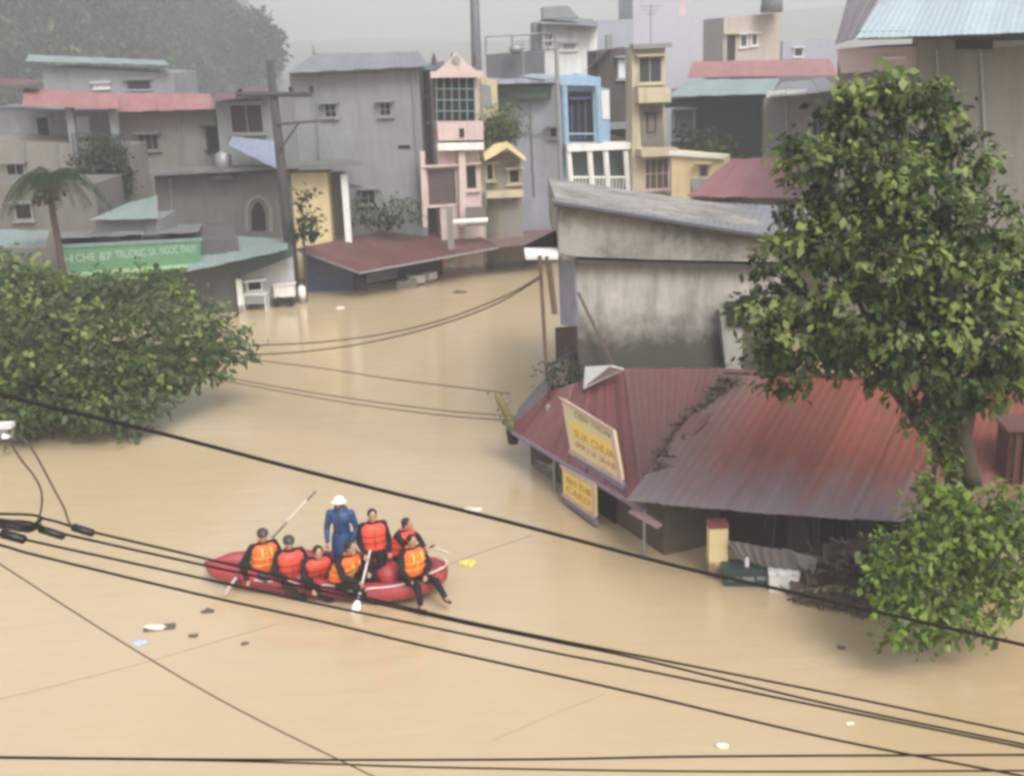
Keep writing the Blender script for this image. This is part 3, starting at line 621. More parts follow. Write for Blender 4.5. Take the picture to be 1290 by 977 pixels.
# ---- nearer left bank
h = empty('low_concrete_house', 'low brown-grey house with a thin slab roof and arched window behind the leaning pole', 'house')
f = Fac(XY(192, 260, 58.6), XY(415, 260, 58)); f.body('wall', [(194, 222), (366, 216), (372, 330), (198, 330)], 1.5, BROWNP, h, 0)
f.body('yellow_wall', [(366, 218), (412, 217), (418, 330), (372, 330)], 1.2, YELP, h, 0)
a = [D(188, 222, 57.6), D(455, 208, 56.8), D(440, 204, 59.6), D(192, 217, 60.2)]; MB().prism(a, (0, 0, .16)).build('roof_slab', plaster('slab_grey', (.17, .165, .16), (.09, .09, .085), .5, .5), h)
f.panel('dark_doorway', [(413, 218), (430, 218), (434, 300), (417, 300)], BROWN, h, -.6, .05)
f.panel('arch_window', [(318, 290), (317, 268), (320, 258), (325, 254), (330, 258), (334, 268), (335, 290)], DARK, h, .01, .05)
f.panel('arch_trim', [(310, 292), (309, 262), (314, 250), (326, 244), (338, 250), (343, 262), (344, 292), (340, 292), (339, 264), (335, 254), (326, 249), (317, 254), (313, 264), (314, 292)], TANP, h, .01, .09)
a = f.hit(429, 218); b = f.hit(439, 286); MB().box((b[0], b[1] - .2, (a[2]) / 2), (.3, .3, a[2] - .1)).build('white_post', WHITEP, h)
pipe(f, 215, 225, 300, h)
cl = [(D(x, y, 54), .42) for x, y in ((378, 252), (388, 278), (380, 290), (395, 285))]
t = empty('sapling', 'thin dark sapling in front of the yellow wall', 'sapling'); foliage('foliage', cl, .28, 75, [LEAF_D, LEAF_D, LEAF_M], t, 0, .5, 63)
MB().tube([(D(380, 300, 54)[0], 54, 0), D(382, 290, 54), D(380, 250, 54)], [.06, .05, .02], 6).build('stem', BARK, t)

h = empty('teal_lean_to', 'small lean-to with a pale teal roof between the palm and the low concrete house', 'shed')
roofq('roof', [(112, 277, 51), (199, 275, 51), (198, 246, 56), (160, 256, 56)], TEALR, h)
f = Fac(XY(118, 285, 51.6), XY(200, 285, 51.6)); f.body('wall', [(120, 279), (199, 277), (199, 330), (122, 330)], 3, GREYP, h, 0); f.win(150, 292, 180, 304, h, STEEL, DARK)
h = empty('grey_row_house', 'low grey house behind the palm trunk with a teal roof edge', 'house')
f = Fac(XY(-40, 260, 53), XY(120, 260, 53)); f.body('wall', [(-40, 232), (118, 232), (122, 340), (-40, 340)], 4, BROWNP, h, 0)
roofq('roof', [(-30, 312, 45), (58, 310, 46), (62, 290, 51), (-30, 288, 50)], TEALR, h)
f.win(20, 255, 40, 278, h, STEEL, DARK)

# shop with green sign
h = empty('shop', 'dark shop front below the green sign, with a dark teal awning', 'shop')
f = Fac(XY(75, 340, 50.5), XY(305, 340, 52.5)); f.body('wall', [(70, 308), (300, 300), (303, 400), (75, 400)], 5, plaster('dark_grey_front', (.10, .10, .10), (.05, .05, .05), .5, .6), h, 0)
roofq('roof', [(70, 300, 50), (250, 292, 51), (255, 282, 56), (75, 284, 56)], GREYR, h)
roofq('awning', [(235, 342, 50), (362, 314, 51.5), (364, 300, 56), (252, 296, 55)], TEALR, h)
f5 = Fac(XY(300, 350, 52.8), XY(368, 350, 53.6)); f5.body('side_room', [(300, 328), (368, 314), (369, 372), (304, 377)], 3, plaster('white_grey', (.40, .41, .42), (.2, .2, .21), .4, .8), h, -1)
f5.panel('shutter', [(298, 325), (366, 306), (366, 320), (300, 345)], TEALD, h, .6, .08)
a = D(300, 345, 52.2); MB().box((a[0], a[1], .7), (.22, .22, 1.6)).build('post', WHITEP, h)
f5.win(311, 352, 330, 368, h, WHITE, DARK)
sg = empty('shop_sign', 'long green shop sign with white capital letters above the left tree', 'sign')
fs = Fac(XY(78, 325, 49.3), XY(252, 325, 51.2))
fs.panel('board', [(79, 312), (252, 303), (252, 336), (79, 352)], paint('sign_green', (.10, .24, .13), .5, .15), sg, 0, .12)
fs.panel('board_edge', [(78, 308), (254, 299), (254, 303), (78, 312)], paint('sign_edge_teal', (.17, .26, .24), .5), sg, 0, .18)
fs.panel('lower_stripe', [(82, 343), (250, 331), (250, 335), (82, 348)], paint('sign_pale_green', (.30, .47, .30), .5), sg, .12, .02)
def text(body, p0, ux, hgt, width, mat, parent, name='lettering', shear=None):
    c = bpy.data.curves.new(name, 'FONT'); c.body = body; c.extrude = .004; o = bpy.data.objects.new('tmp', c); COL.objects.link(o)
    dg = bpy.context.evaluated_depsgraph_get(); me = bpy.data.meshes.new_from_object(o.evaluated_get(dg)); me.name = name
    bpy.data.objects.remove(o)
    co = np.zeros(len(me.vertices) * 3); me.vertices.foreach_get('co', co); co = co.reshape(-1, 3)
    mn_, mx_ = co.min(0), co.max(0); x = (co[:, 0] - mn_[0]) / (mx_[0] - mn_[0]) * width; y = (co[:, 1] - mn_[1]) / (mx_[1] - mn_[1]) * hgt
    ux = np.array(ux) / np.linalg.norm(ux[:2]); hx = np.array([ux[0], ux[1], 0]); n = np.cross(hx, [0, 0, 1.0])
    if n @ (O - p0) < 0: n = -n
    out = np.array(p0) + x[:, None] * ux + y[:, None] * np.array([0, 0, 1.0]) + co[:, 2:3] * n * 2
    me.vertices.foreach_set('co', out.ravel()); me.materials.clear(); me.materials.append(mat); me.update()
    o = bpy.data.objects.new(name, me); COL.objects.link(o); o.parent = parent; return o
LETT = paint('white_lettering', (.36, .46, .40), .5, .1)
for word, x0, x1, y0, y1 in (('H', 81, 92, 331, 321), ('CHE', 96, 120, 329.5, 319.5), ('87', 126, 141, 327.5, 317.5), ('TRUONG SA', 146, 197, 325, 315), ('NGOC THUY', 202, 247, 320, 310.5)):
    a = fs.hit(x0, y0) + fs.n * .13; b = fs.hit(x1, y0 - (x1 - x0) * .07) + fs.n * .13; t_ = fs.hit(x0, y1)
    text(word, a, b - a, (t_ - fs.hit(x0, y0))[2], np.linalg.norm((b - a)[:2]), LETT, sg)

# floating white things at the bank
def stall(name, lab, cat, px, py, Y, build):
    t = empty(name, lab, cat); build(t, D(px, py, Y)); return t
def tbl(t, c):
    z = .75; MB().box((c[0], c[1], z), (1.1, .7, .06)).build('table_top', WHITE, t)
    for sx in (-.48, .48):
        for sy in (-.3, .3): MB().box((c[0] + sx, c[1] + sy, z / 2 - .1), (.06, .06, z + .1)).build('leg', WHITE, t)
    MB().box((c[0], c[1] - .3, .5), (.9, .04, .35)).build('front_panel', STEEL, t)
stall('white_table', 'white table standing in the water in front of the white side room', 'table', 322, 372, 52.6, tbl)
def cart(t, c):
    MB().box((c[0], c[1], .72), (.9, .55, .5)).build('cabinet', WHITEP, t); MB().box((c[0], c[1], 1.02), (1.0, .65, .06)).build('lid', WHITE, t)
    MB().tube([(c[0] - .3, c[1], .3), (c[0] - .3, c[1] - .4, .3)], .2, 12).build('wheel', BLACKRUB, t); MB().tube([(c[0] + .3, c[1], .3), (c[0] + .3, c[1] - .4, .3)], .2, 12).build('wheel', BLACKRUB, t)
stall('food_cart', 'white food cart half in the water beside the leaning pole', 'cart', 359, 368, 53.2, cart)
def barrel(t, c):
    MB().tube([(c[0], c[1], -.2), (c[0], c[1], .3), (c[0], c[1], .7), (c[0], c[1], .8)], [.18, .2, .18, .1], 12).build('body', WHITEP, t, True)
    MB().tube([(c[0], c[1], .8), (c[0], c[1], .9)], [.09, .09], 10).build('cap', STEEL, t)
stall('gas_bottle', 'pale grey bottle-shaped tank between the food cart and the blue shack', 'tank', 380, 367, 53.8, barrel)

# blue shack with the dark red roof
h = empty('blue_shack', 'blue walled shack with a sagging dark red metal roof at the far water edge', 'shack')
roofq('roof', [(453, 342, 53.5), (628, 310, 58), (560, 274, 64), (374, 313, 55.5)], REDD, h, sag=.15, rag=.15)
A0 = G(380, 368); A1 = G(446, 365); f = Fac(A0[:2], A1[:2])
f.body('wall', [(381, 316), (444, 342), (446, 372), (382, 372)], 2.5, BLUEW, h, -1)
A2 = G(446, 364) + (0, .5, 0); A3 = G(630, 336); f6 = Fac(A2[:2], A3[:2]); f6.body('dark_front', [(446, 345), (625, 314), (632, 345), (446, 372)], 3, DARK, h, -1)
f6.panel('bench_boards', [(585, 318), (622, 312), (622, 328), (585, 334)], BROWN, h, .02, .1); f6.panel('grey_shutter', [(462, 345), (500, 338), (500, 350), (462, 357)], STEEL, h, .01, .05)
MB().tube([D(374, 315, 55.4), D(453, 344, 53.4), D(628, 312, 57.9)], .05, 6).build('gutter', STEEL, h)
h = empty('tarpaper_shack', 'low shack with a patched mauve-brown roof beyond the blue shack', 'shack')
roofq('roof', [(560, 314, 57.5), (700, 306, 58.5), (700, 256, 70), (540, 272, 66)], sheet('mauve_roof', (.20, .115, .11), (.17, .14, .14), .6), h, sag=.2, rag=.2)
f = Fac(XY(560, 325, 59.5), XY(700, 325, 62)); f.body('wall', [(600, 316), (700, 306), (700, 330), (600, 340)], 3, BROWN, h, -1)
f.win(628, 304, 662, 324, h, STEEL, DARK); roofq('ridge_sheet', [(566, 286, 61), (612, 278, 62), (612, 268, 64), (566, 272, 64)], GREYR, h)

t = empty('terrace_wall', 'low pale terrace beam and post in front of the pink house door', 'wall')
a, b = D(566, 280, 57.6), D(614, 277, 57.9); MB().tube([a, b], .13, 6).build('beam', WHITEP, t); a = D(566, 262, 57.5); MB().box((a[0], a[1], a[2] - 1.4), (.3, .3, 2.9)).build('post', TANP, t)
a, b = D(586, 262, 58.2), D(612, 261, 58.4); MB().prism([a, b, b - (0, 0, .9), a - (0, 0, .9)], (0, .3, 0)).build('panel', BROWNP, t)
t = empty('hedge', 'low dull green hedge along the foot of the grey rendered house', 'hedge'); foliage('foliage', [(D(x, y, 58.5), .7) for x, y in ((448, 270), (462, 268), (478, 270), (495, 268), (512, 266))], .22, 50, [LEAF_D, LEAF_M, LEAF_G], t, .2, .3, 91)
t = empty('water_tank', 'round dull steel water tank on the roof slab behind the tarp roof', 'tank'); a = D(282, 206, 58); MB().tube([a - (0, 0, .5), a + (0, 0, .4), a + (0, 0, .6)], [.4, .4, .15], 12).build('drum', STEEL, t, True); MB().box(a - (0, 0, .6), (.9, .9, .2)).build('stand', DPOLE0, t)
def wall_wire(f, pts, h): MB().tube(spline([f.hit(x, y) + f.n * .06 for x, y in pts], 4), .022, 4).build('wall_cable', DARKWOOD, h)
# leaning concrete utility pole with crossarms
DPOLE = plaster('dark_pole', (.06, .058, .06), (.03, .03, .03), .5, .8)
t = empty('utility_pole', 'dark concrete utility pole with a crossarm leaning slightly in front of the yellow wall', 'pole')
b = G(373, 378); b[2] = -1; tp = D(340, 76, 53.6); MB().tube([b, (b + tp) / 2, tp], [.30, .24, .17], 12).build('shaft', DPOLE, t, True)
k = tp + (b - tp) * .13; MB().tube([k + (-1.6, -.2, .15), k + (1.7, -.2, .05)], .13, 6).build('crossarm', DPOLE, t)
k = tp + (b - tp) * .23; MB().tube([k + (0, -.2, 0), k + (2.6, -.2, .1)], .06, 6).tube([k + (0, -.2, -1.2), k + (1, -.2, 0)], .05, 6).build('bracket', DPOLE, t)
for dx in (-1.4, .8, 1.7): a = tp + (b - tp) * .13 + (dx, -.2, .1); MB().tube([a, a + (0, 0, .25), a + (0, 0, .3)], [.08, .1, .03], 8).build('insulator', DARKWOOD, t)
t = empty('service_pole', 'slim grey pole in front of the narrow blue house', 'pole')
b = D(708, 245, 61); tp = D(700, 46, 61); b2 = b + (b - tp) * .25; b2[2] = 0; MB().tube([b2, tp], [.14, .1], 8).build('shaft', STEEL, t)
MB().tube([tp - (.6, 0, .2), tp + (.6, 0, -.2)], .05, 5).build('crossarm', STEEL, t)

# ------------------------------------------------------------------ foreground concrete building
h = empty('concrete_building', 'mould-stained concrete building with a grey sloping sheet roof on the street corner', 'building')
fU = Fac(XY(702, 300, 30.6), XY(975, 300, 30.6)); fL = Fac(XY(726, 400, 31.0), XY(975, 400, 31.0))
m_, nt_, bs_ = newmat('mouldy_concrete'); tc_ = nt_.nodes.new('ShaderNodeTexCoord').outputs['Object']
a_ = noise(nt_, 0.7, tc_, 7, .72, .42, .66); s_ = noise(nt_, 1.5, tc_, 6, .7, .45, .72, (1.6, 1.6, .3)); f_ = noise(nt_, 8, tc_, 5, .75, .3, .75); p_ = noise(nt_, .9, tc_, 3, .5, .56, .66, (1, 1, 1.4))
sep = nt_.nodes.new('ShaderNodeSeparateXYZ'); nt_.links.new(tc_, sep.inputs[0])
mr = nt_.nodes.new('ShaderNodeMapRange'); mr.inputs[1].default_value = 4.6; mr.inputs[2].default_value = 3.0; nt_.links.new(sep.outputs[2], mr.inputs[0])
ad = nt_.nodes.new('ShaderNodeMath'); ad.operation = 'MULTIPLY_ADD'; nt_.links.new(mr.outputs[0], ad.inputs[0]); ad.inputs[1].default_value = 1.5
sb = mul(nt_, noise(nt_, 1.6, tc_, 6, .7, .2, .8), 1.0); s2 = nt_.nodes.new('ShaderNodeMath'); s2.operation = 'SUBTRACT'; nt_.links.new(sb, s2.inputs[0]); s2.inputs[1].default_value = .75; nt_.links.new(s2.outputs[0], ad.inputs[2]); ad.use_clamp = True
c_ = mix(nt_, mul(nt_, a_, .4), (.48, .46, .43), (.33, .31, .28)); c_ = mix(nt_, mul(nt_, p_, .5), c_, (.58, .56, .53))
c_ = mix(nt_, mul(nt_, s_, .6), c_, (.13, .12, .105)); c_ = mix(nt_, mul(nt_, ad.outputs[0], .95), c_, (.055, .052, .042)); c_ = mix(nt_, mul(nt_, f_, .2), c_, (.12, .11, .1))
nt_.links.new(c_, bs_.inputs['Base Color']); bs_.inputs['Roughness'].default_value = .92; bump(nt_, bs_, f_, .4, .02); MOULD = m_
MOULD2 = plaster('stained_parapet', (.34, .325, .30), (.055, .05, .045), 1.0, .6, .92, 1.0)
fL.body('wall', [(726, 318), (985, 318), (985, 480), (738, 480)], 5.5, MOULD, h, -1)
P = fU.poly([(702, 257), (985, 300), (985, 330), (820, 327), (727, 323), (704, 318)]); MB().prism(P, -fU.n * 6.2).build('upper_band', MOULD2, h)
fL.panel('ledge', [(727, 324), (985, 331), (985, 336), (727, 330)], plaster('ledge_dark', (.07, .065, .06), (.03, .03, .03), .5, 1), h, .0, .32)
q = [D(697, 253, 30.3), D(1010, 303, 30.3), D(1030, 262, 41), D(690, 243, 41)]; corr('roof', q, GREYR, h, pitch=.25, amp=.01, thick=.05)
MB().tube([q[0] - (0, .02, .06), q[1] - (0, .02, .06)], .07, 6).build('eave_trim', DPOLE0, h)
fL.panel('buttress', [(903, 388), (930, 386), (932, 470), (912, 470)], CONC, h, .01, .45)
MB().box(fL.hit(925, 391) + fL.n * .35, (.55, .5, .55)).build('vent_box', DARKWOOD, h)
fL.panel('brace', [(725, 365), (729, 365), (780, 470), (776, 470)], paint('rusty_bar', (.13, .09, .07)), h, .3, .05)
# narrow street side: panels, posts, balcony
fS = Fac(XY(704, 400, 31.6), XY(727, 400, 30.98))
fS.panel('blue_sheet', [(706, 328), (727, 326), (729, 410), (709, 409)], paint('blue_grey_sheet', (.25, .27, .34), .6), h, .02, .06)
fS.panel('maroon_panel', [(702, 412), (728, 410), (729, 450), (703, 452)], paint('maroon_board', (.06, .035, .04), .8), h, .02, .06)
fS.panel('eave_shade_panel', [(668, 308), (705, 290), (706, 318), (670, 318)], DARK, h, .02, .2)  # near-black panel puts the shade below the roof into colour
a, b2, c2, d2 = D(660, 312, 31.5), D(703, 312, 31), D(703, 322, 30.2), D(662, 322, 30.6)
MB().prism([d2, c2, b2, a], (0, 0, -.1)).build('canopy_plate', WHITEP, h)
for px0, px1, y0, y1, r in ((680, 689, 322, 475, .055), (690, 699, 322, 395, .09)):
    MB().tube([D(px0, y0, 30.4), D(px1, y1, 30.4)], r, 6).build('post', paint('rusty_bar', (.13, .09, .07)), h)
m = MB(); m.tube([D(690, 460, 30.2), D(728, 441, 31)], .04, 5); m.tube([D(690, 500, 30.2), D(734, 492, 30.8)], .04, 5)
for k in range(12): m.tube([D(690 + k * 3.4, 460 - k * 1.7, 30.2 + k * .06), D(691 + k * 3.6, 500 - k * .7, 30.2 + k * .05)], .014, 4)
m.build('balcony_railing', paint('black_iron', (.03, .03, .03), .6), h)
MB().prism([D(688, 512, 30.0), D(736, 503, 30.6), D(745, 488, 31.3), D(694, 490, 31.5)], (0, 0, -.12)).build('balcony_floor', CONC, h)
t = empty('balcony_plants', 'dark leafy plants behind the iron balcony railing', 'plant'); foliage('leaves', [(D(x, y, 30.7), .42) for x, y in ((700, 472), (714, 462), (722, 478), (704, 490))], .12, 90, [LEAF_D, LEAF_D, DARKWOOD], t, .1, .3, 71)
MB().box(D(712, 490, 30.8), (.9, .3, .2)).build('pot', DARKWOOD, t)

# ------------------------------------------------------------------ corner shop
RSH = sheet('mauve_red_roof', (.20, .062, .066), (.25, .14, .145), .45, .42)
h = empty('corner_shop', 'flooded corner shop with a mauve red roof and yellow sign boards facing the street', 'shop')
e0 = G(641, 540, 1.0); e1 = G(812, 642, 1.2); r1 = G(788, 464, 3.0); r0 = G(693, 492, 2.3)
corr('roof', [e0, e1, r1, r0], RSH, h, pitch=.2, amp=.006, thick=.03)
corr('hip_roof', [G(808, 632, 1.35), G(870, 560, 2.1), G(915, 463, 3.2), G(786, 464, 3.02)], sheet('brown_red_roof', (.17, .07, .065), (.13, .095, .09), .6), h, pitch=.2, amp=.006, thick=.03)
corr('end_roof', [G(655, 512, 1.3), e0 + (.02, 0, .02), r0 + (0, 0, .02), G(692, 470, 2.3)], sheet('grey_mauve', (.19, .16, .18), (.15, .13, .15), .4), h, pitch=.22, amp=.012)
ed = (e1 - e0); ed[2] = 0; ed /= np.linalg.norm(ed); nn = np.array([-ed[1], ed[0], 0]); nn = nn if nn[0] > 0 else -nn
w0 = e0 + nn * .5 + ed * .3; w1 = e1 + nn * .5
fC = Fac(w0[:2], w1[:2])
MB().prism([np.array([w0[0], w0[1], -1]), np.array([w1[0], w1[1], -1]), np.array([w1[0], w1[1], 1.35]), np.array([w0[0], w0[1], 1.2])], nn * 3).build('wall', BROWN, h)
MB().tube([e0 + (0, 0, -.04), e1 + (0, 0, -.04)], .06, 8).build('gutter', paint('mauve_trim', (.22, .18, .24), .5), h)
MB().prism([G(735, 490, 2.55), G(786, 466, 3.08), G(770, 462, 3.3), G(737, 464, 3.0)], (0, 0, .05)).build('white_sheet', WHITE, h)
for u in (.35, .62, .97):
    p = e0 + (e1 - e0) * u + nn * .12; MB().tube([(p[0], p[1], -1), (p[0], p[1], p[2] - .05)], .04, 8).build('post', STEEL, h)
p = G(680, 596); f7 = Fac((w0 - nn * .02)[:2], (w1 - nn * .02)[:2])
f7.panel('pale_panel', [(676, 577), (700, 586), (702, 610), (678, 600)], plaster('grey_stucco', (.38, .34, .34), (.2, .16, .16), .5, 1), h, .0, .06)
f7.panel('doorway', [(754, 600), (775, 612), (777, 668), (755, 660)], DARK, h, .0, .05)
m = MB()
for k in range(7):
    u = .1 + k * .13; m.tube([e0 + (e1 - e0) * u + (0, 0, .05), r0 + (r1 - r0) * u + (0, 0, .05)], .022, 5)
m.build('roof_seams', sheet('brown_red_roof', (.17, .07, .065), (.13, .095, .09)), h)
fallen = [G(800, 640, 1.15), G(834, 662, 1.0), G(828, 666, 1.0), G(792, 646, 1.15)]; MB().prism(fallen, (0, 0, .05)).build('loose_gutter', paint('pink_trim', (.33, .22, .22)), h)
MB().tube(spline([G(826, 594, 1.84), G(847, 562, 2.16), G(868, 530, 2.52), G(905, 492, 3.02), G(918, 476, 3.24)], 5), .09, 8).build('valley_cap', sheet('brown_red_roof', (.12, .05, .045), (.10, .08, .07)), h)
for k_, (a_, b_, c_, d_, z_) in enumerate((((838, 560), (866, 556), (900, 520), (872, 522), 2.35), ((720, 560), (748, 578), (775, 540), (745, 520), 1.75))):
    corr('loose_sheet', [G(*a_, z_ - .15), G(*b_, z_ - .1), G(*c_, z_ + .5), G(*d_, z_ + .45)], sheet('brown_red_roof', (.12, .05, .045), (.10, .08, .07)), h, pitch=.2) if k_ == 0 else None
# signs
SY = plaster('sign_cream', (.80, .70, .42), (.7, .5, .3), .3, 2.5); SYY = paint('sign_yellow', (.88, .70, .16), .5, .08); SPINK = paint('sign_frame_pink', (.62, .45, .42), .5)
SRED = paint('sign_red', (.62, .30, .10), .6); SGREEN = paint('sign_text_green', (.42, .48, .22), .6); SBL = paint('sign_base_violet', (.22, .2, .30), .5)
sgn = empty('roof_sign', 'large leaning cream and yellow sign board standing on the edge of the corner shop roof', 'sign')
q0, q1 = G(722, 577, 1.15), G(789, 617, 1.25)
fR = Fac(q0[:2], q1[:2]); fR.panel('board', [(711, 502), (776, 542), (787, 604), (722, 566)], SY, sgn, 0, .08)
fR.panel('frame', [(709, 499), (777, 540), (789, 608), (721, 569), (722, 564), (785, 601), (774, 544), (713, 505)], SPINK, sgn, .081, .03)
fR.panel('base_strip', [(721, 570), (789, 608), (790, 616), (722, 577)], SBL, sgn, 0, .12)
fR.panel('yellow_band', [(722, 528), (775, 560), (779, 580), (726, 548)], SYY, sgn, .082, .006)
for word, a, b, hh, mt in (('DIEN THOAI', (728, 524), (773, 551), 8, SGREEN), ('SUA CHUA', (728, 548), (778, 578), 10, SRED), ('0912 345', (729, 560), (780, 591), 6, SRED)):
    A = fR.hit(*a) + fR.n * .092; B = fR.hit(*b) + fR.n * .092; T = fR.hit(a[0] - hh * .15, a[1] - hh); ux = (B - A); text(word, A, ux, abs((T - A)[2]), np.linalg.norm(ux[:2]), mt, sgn)
sgn = empty('wall_sign', 'smaller yellow sign board hanging under the corner shop eave by the dark doorway', 'sign')
q0, q1 = G(712, 629, .1), G(754, 660, .1)
fW = Fac(q0[:2], q1[:2]); fW.panel('board', [(711, 587), (752, 609), (753, 650), (713, 620)], SYY, sgn, 0, .07)
fW.panel('frame', [(709, 584), (753, 607), (754, 653), (712, 623), (713, 618), (751, 646), (750, 611), (712, 590)], SPINK, sgn, .071, .03)
fW.panel('base_strip', [(712, 624), (754, 654), (754, 660), (713, 629)], SBL, sgn, 0, .1)
for word, a, b, hh in (('SIM THE', (717, 606), (748, 625), 7), ('CARD', (717, 617), (747, 637), 7)):
    A = fW.hit(*a) + fW.n * .078; B = fW.hit(*b) + fW.n * .078; T = fW.hit(a[0], a[1] - hh); text(word, A, B - A, abs((T - A)[2]), np.linalg.norm((B - A)[:2]), SRED, sgn)
t = empty('corner_plant', 'yellow-green potted cactus-like plant at the tip of the corner shop eave', 'plant')
a = G(646, 545, .9); MB().tube(spline([a, a + (-.1, 0, .45), a + (-.25, 0, .8), a + (-.42, 0, 1.15)], 4), [.16, .17, .15, .14, .13, .13, .12, .12, .12, .11, .1, .09, .05], 8).build('stem', leafmat('olive_stem', [(.22, .20, .09), (.28, .26, .12), (.2, .18, .08)]), t, True)
foliage('leaves', [(a + (-.1, 0, .4), .22), (a + (-.35, 0, 1.0), .16)], .12, 160, [LEAF_M, LEAF_L, LEAF_G], t, .3, .3, 73)
MB().tube([a - (0, 0, .3), a + (0, 0, .1)], [.14, .2], 10).build('pot', DARKWOOD, t)

PLY0 = paint('foam_yellow', (.55, .48, .2), .6); CRM = paint('cream_board', (.55, .5, .4), .7)
# ------------------------------------------------------------------ big red roof house
m_, nt_, bs_ = newmat('red_roof_grey_eave'); uv_ = nt_.nodes.new('ShaderNodeTexCoord').outputs['UV']; tc_ = nt_.nodes.new('ShaderNodeTexCoord').outputs['Object']
sep = nt_.nodes.new('ShaderNodeSeparateXYZ'); nt_.links.new(uv_, sep.inputs[0])
st = noise(nt_, 2.2, uv_, 5, .7, .25, .75, (1.3, .12, 1)); bl = noise(nt_, .5, tc_, 5, .65, .35, .7); fn = noise(nt_, 5, tc_, 5, .7, .45, .8)
fl_ = nt_.nodes.new('ShaderNodeMath'); fl_.operation = 'MULTIPLY'; nt_.links.new(sep.outputs[0], fl_.inputs[0]); fl_.inputs[1].default_value = 1.12
fl2 = nt_.nodes.new('ShaderNodeMath'); fl2.operation = 'FLOOR'; nt_.links.new(fl_.outputs[0], fl2.inputs[0]); wn = nt_.nodes.new('ShaderNodeTexWhiteNoise'); wn.noise_dimensions = '1D'; nt_.links.new(fl2.outputs[0], wn.inputs['W'])
m1 = nt_.nodes.new('ShaderNodeMath'); m1.operation = 'MULTIPLY_ADD'; nt_.links.new(st, m1.inputs[0]); m1.inputs[1].default_value = 1.5; nt_.links.new(sep.outputs[1], m1.inputs[2]); 
m1.inputs[1].default_value = -1.7
mr = nt_.nodes.new('ShaderNodeMapRange'); mr.inputs[1].default_value = 1.1; mr.inputs[2].default_value = -.9; nt_.links.new(m1.outputs[0], mr.inputs[0])  # mixes streaky grey into the red towards the eave
ux_ = nt_.nodes.new('ShaderNodeMapRange'); ux_.inputs[1].default_value = 1.9; ux_.inputs[2].default_value = .2; nt_.links.new(sep.outputs[0], ux_.inputs[0])
c_ = mix(nt_, mul(nt_, bl, .5), (.235, .06, .042), (.23, .085, .065)); c_ = mix(nt_, mul(nt_, fn, .5), c_, (.11, .035, .028))
c_ = mix(nt_, mul(nt_, wn.outputs['Value'], .6), c_, (.13, .045, .036)); rs_ = noise(nt_, 1.3, tc_, 6, .75, .52, .7); c_ = mix(nt_, mul(nt_, rs_, .55), c_, (.12, .06, .035)); c_ = mix(nt_, mul(nt_, mr.outputs[0], .8), c_, (.215, .2, .21)); c_ = mix(nt_, mul(nt_, ux_.outputs[0], .7), c_, (.16, .14, .14))
nt_.links.new(c_, bs_.inputs['Base Color']); bs_.inputs['Roughness'].default_value = .6; bs_.inputs['Specular IOR Level'].default_value = .3; BIGRED = m_
h = empty('red_roof_house', 'flooded dark timber house under a wide rust-red corrugated roof turning grey along its eave', 'house')
E0 = G(788, 630, 1.5); E1 = G(1300, 668, 1.6); T1 = G(1340, 486, 3.4); T0 = G(912, 470, 3.3)
corr('roof', [E0, E1, T1, T0], BIGRED, h, pitch=.22, amp=.006, thick=.03, rag=.12, nv=8, sag=.06)
MB().tube([T0 + (0, 0, .05), T1 + (0, 0, .05)], .07, 8).build('ridge_cap', sheet('brown_red_roof', (.17, .07, .065), (.13, .095, .09)), h)
fH = Fac((E0 + np.array([.9, 1.5, 0]))[:2], (E1 + np.array([0, 1.3, 0]))[:2])
a, b = fH.A, fH.B; MB().prism([(a[0], a[1], -1), (b[0], b[1], -1), (b[0], b[1], 1.75), (a[0], a[1], 1.75)], -fH.n * 3).build('wall', DARKWOOD, h)
for u, w in ((.16, .5), (.45, .7), (.62, .6), (.8, .8)):
    p = a + (b - a) * u; MB().box((p[0], p[1] - .05, .6), (w, .12, 1.7), math.atan2(fH.u[1], fH.u[0])).build('door_panel', BROWN, h)
m = MB(); g_ = random.Random(3)
for k in range(26): 
    p = a + (b - a) * g_.uniform(.35, .75) + fH.n * g_.uniform(.1, 1.2); m.tube([(p[0], p[1], 1.5), (p[0] + g_.uniform(-.2, .2), p[1], g_.uniform(.1, 1))], .018, 4)
m.build('hanging_battens', BARK, h)
def debris_strip(name, lab, pts, n, seed, spreadr=.16):
    g = random.Random(seed); m = MB(); P = spline(pts, 6)
    for _ in range(n):
        p = P[g.randrange(len(P))] + np.array([g.uniform(-1, 1), g.uniform(-1, 1), g.uniform(-.1, .5)]) * spreadr
        d = np.array([g.uniform(-1, 1), g.uniform(-1, 1), g.uniform(-.3, .4)]); d = d / np.linalg.norm(d) * g.uniform(.08, .3)
        m.tube([p - d, p + d], g.uniform(.008, .03), 4)
        if g.random() < .4: m.ell(p, (g.uniform(.05, .12), g.uniform(.05, .12), .04), nu=6, nv=4, jit=.3)
    o = m.build(name, plaster('dry_debris', (.085, .065, .045), (.035, .028, .02), .8, 4), None); tag(o, lab, 'debris', kind='stuff'); return o
debris_strip('roof_litter', 'brown litter of twigs and leaves lying in the valley between the red roofs', [G(828, 590, 1.9), G(848, 560, 2.2), G(868, 530, 2.55), G(905, 492, 3.05), G(922, 478, 3.25)], 150, 2, .12)

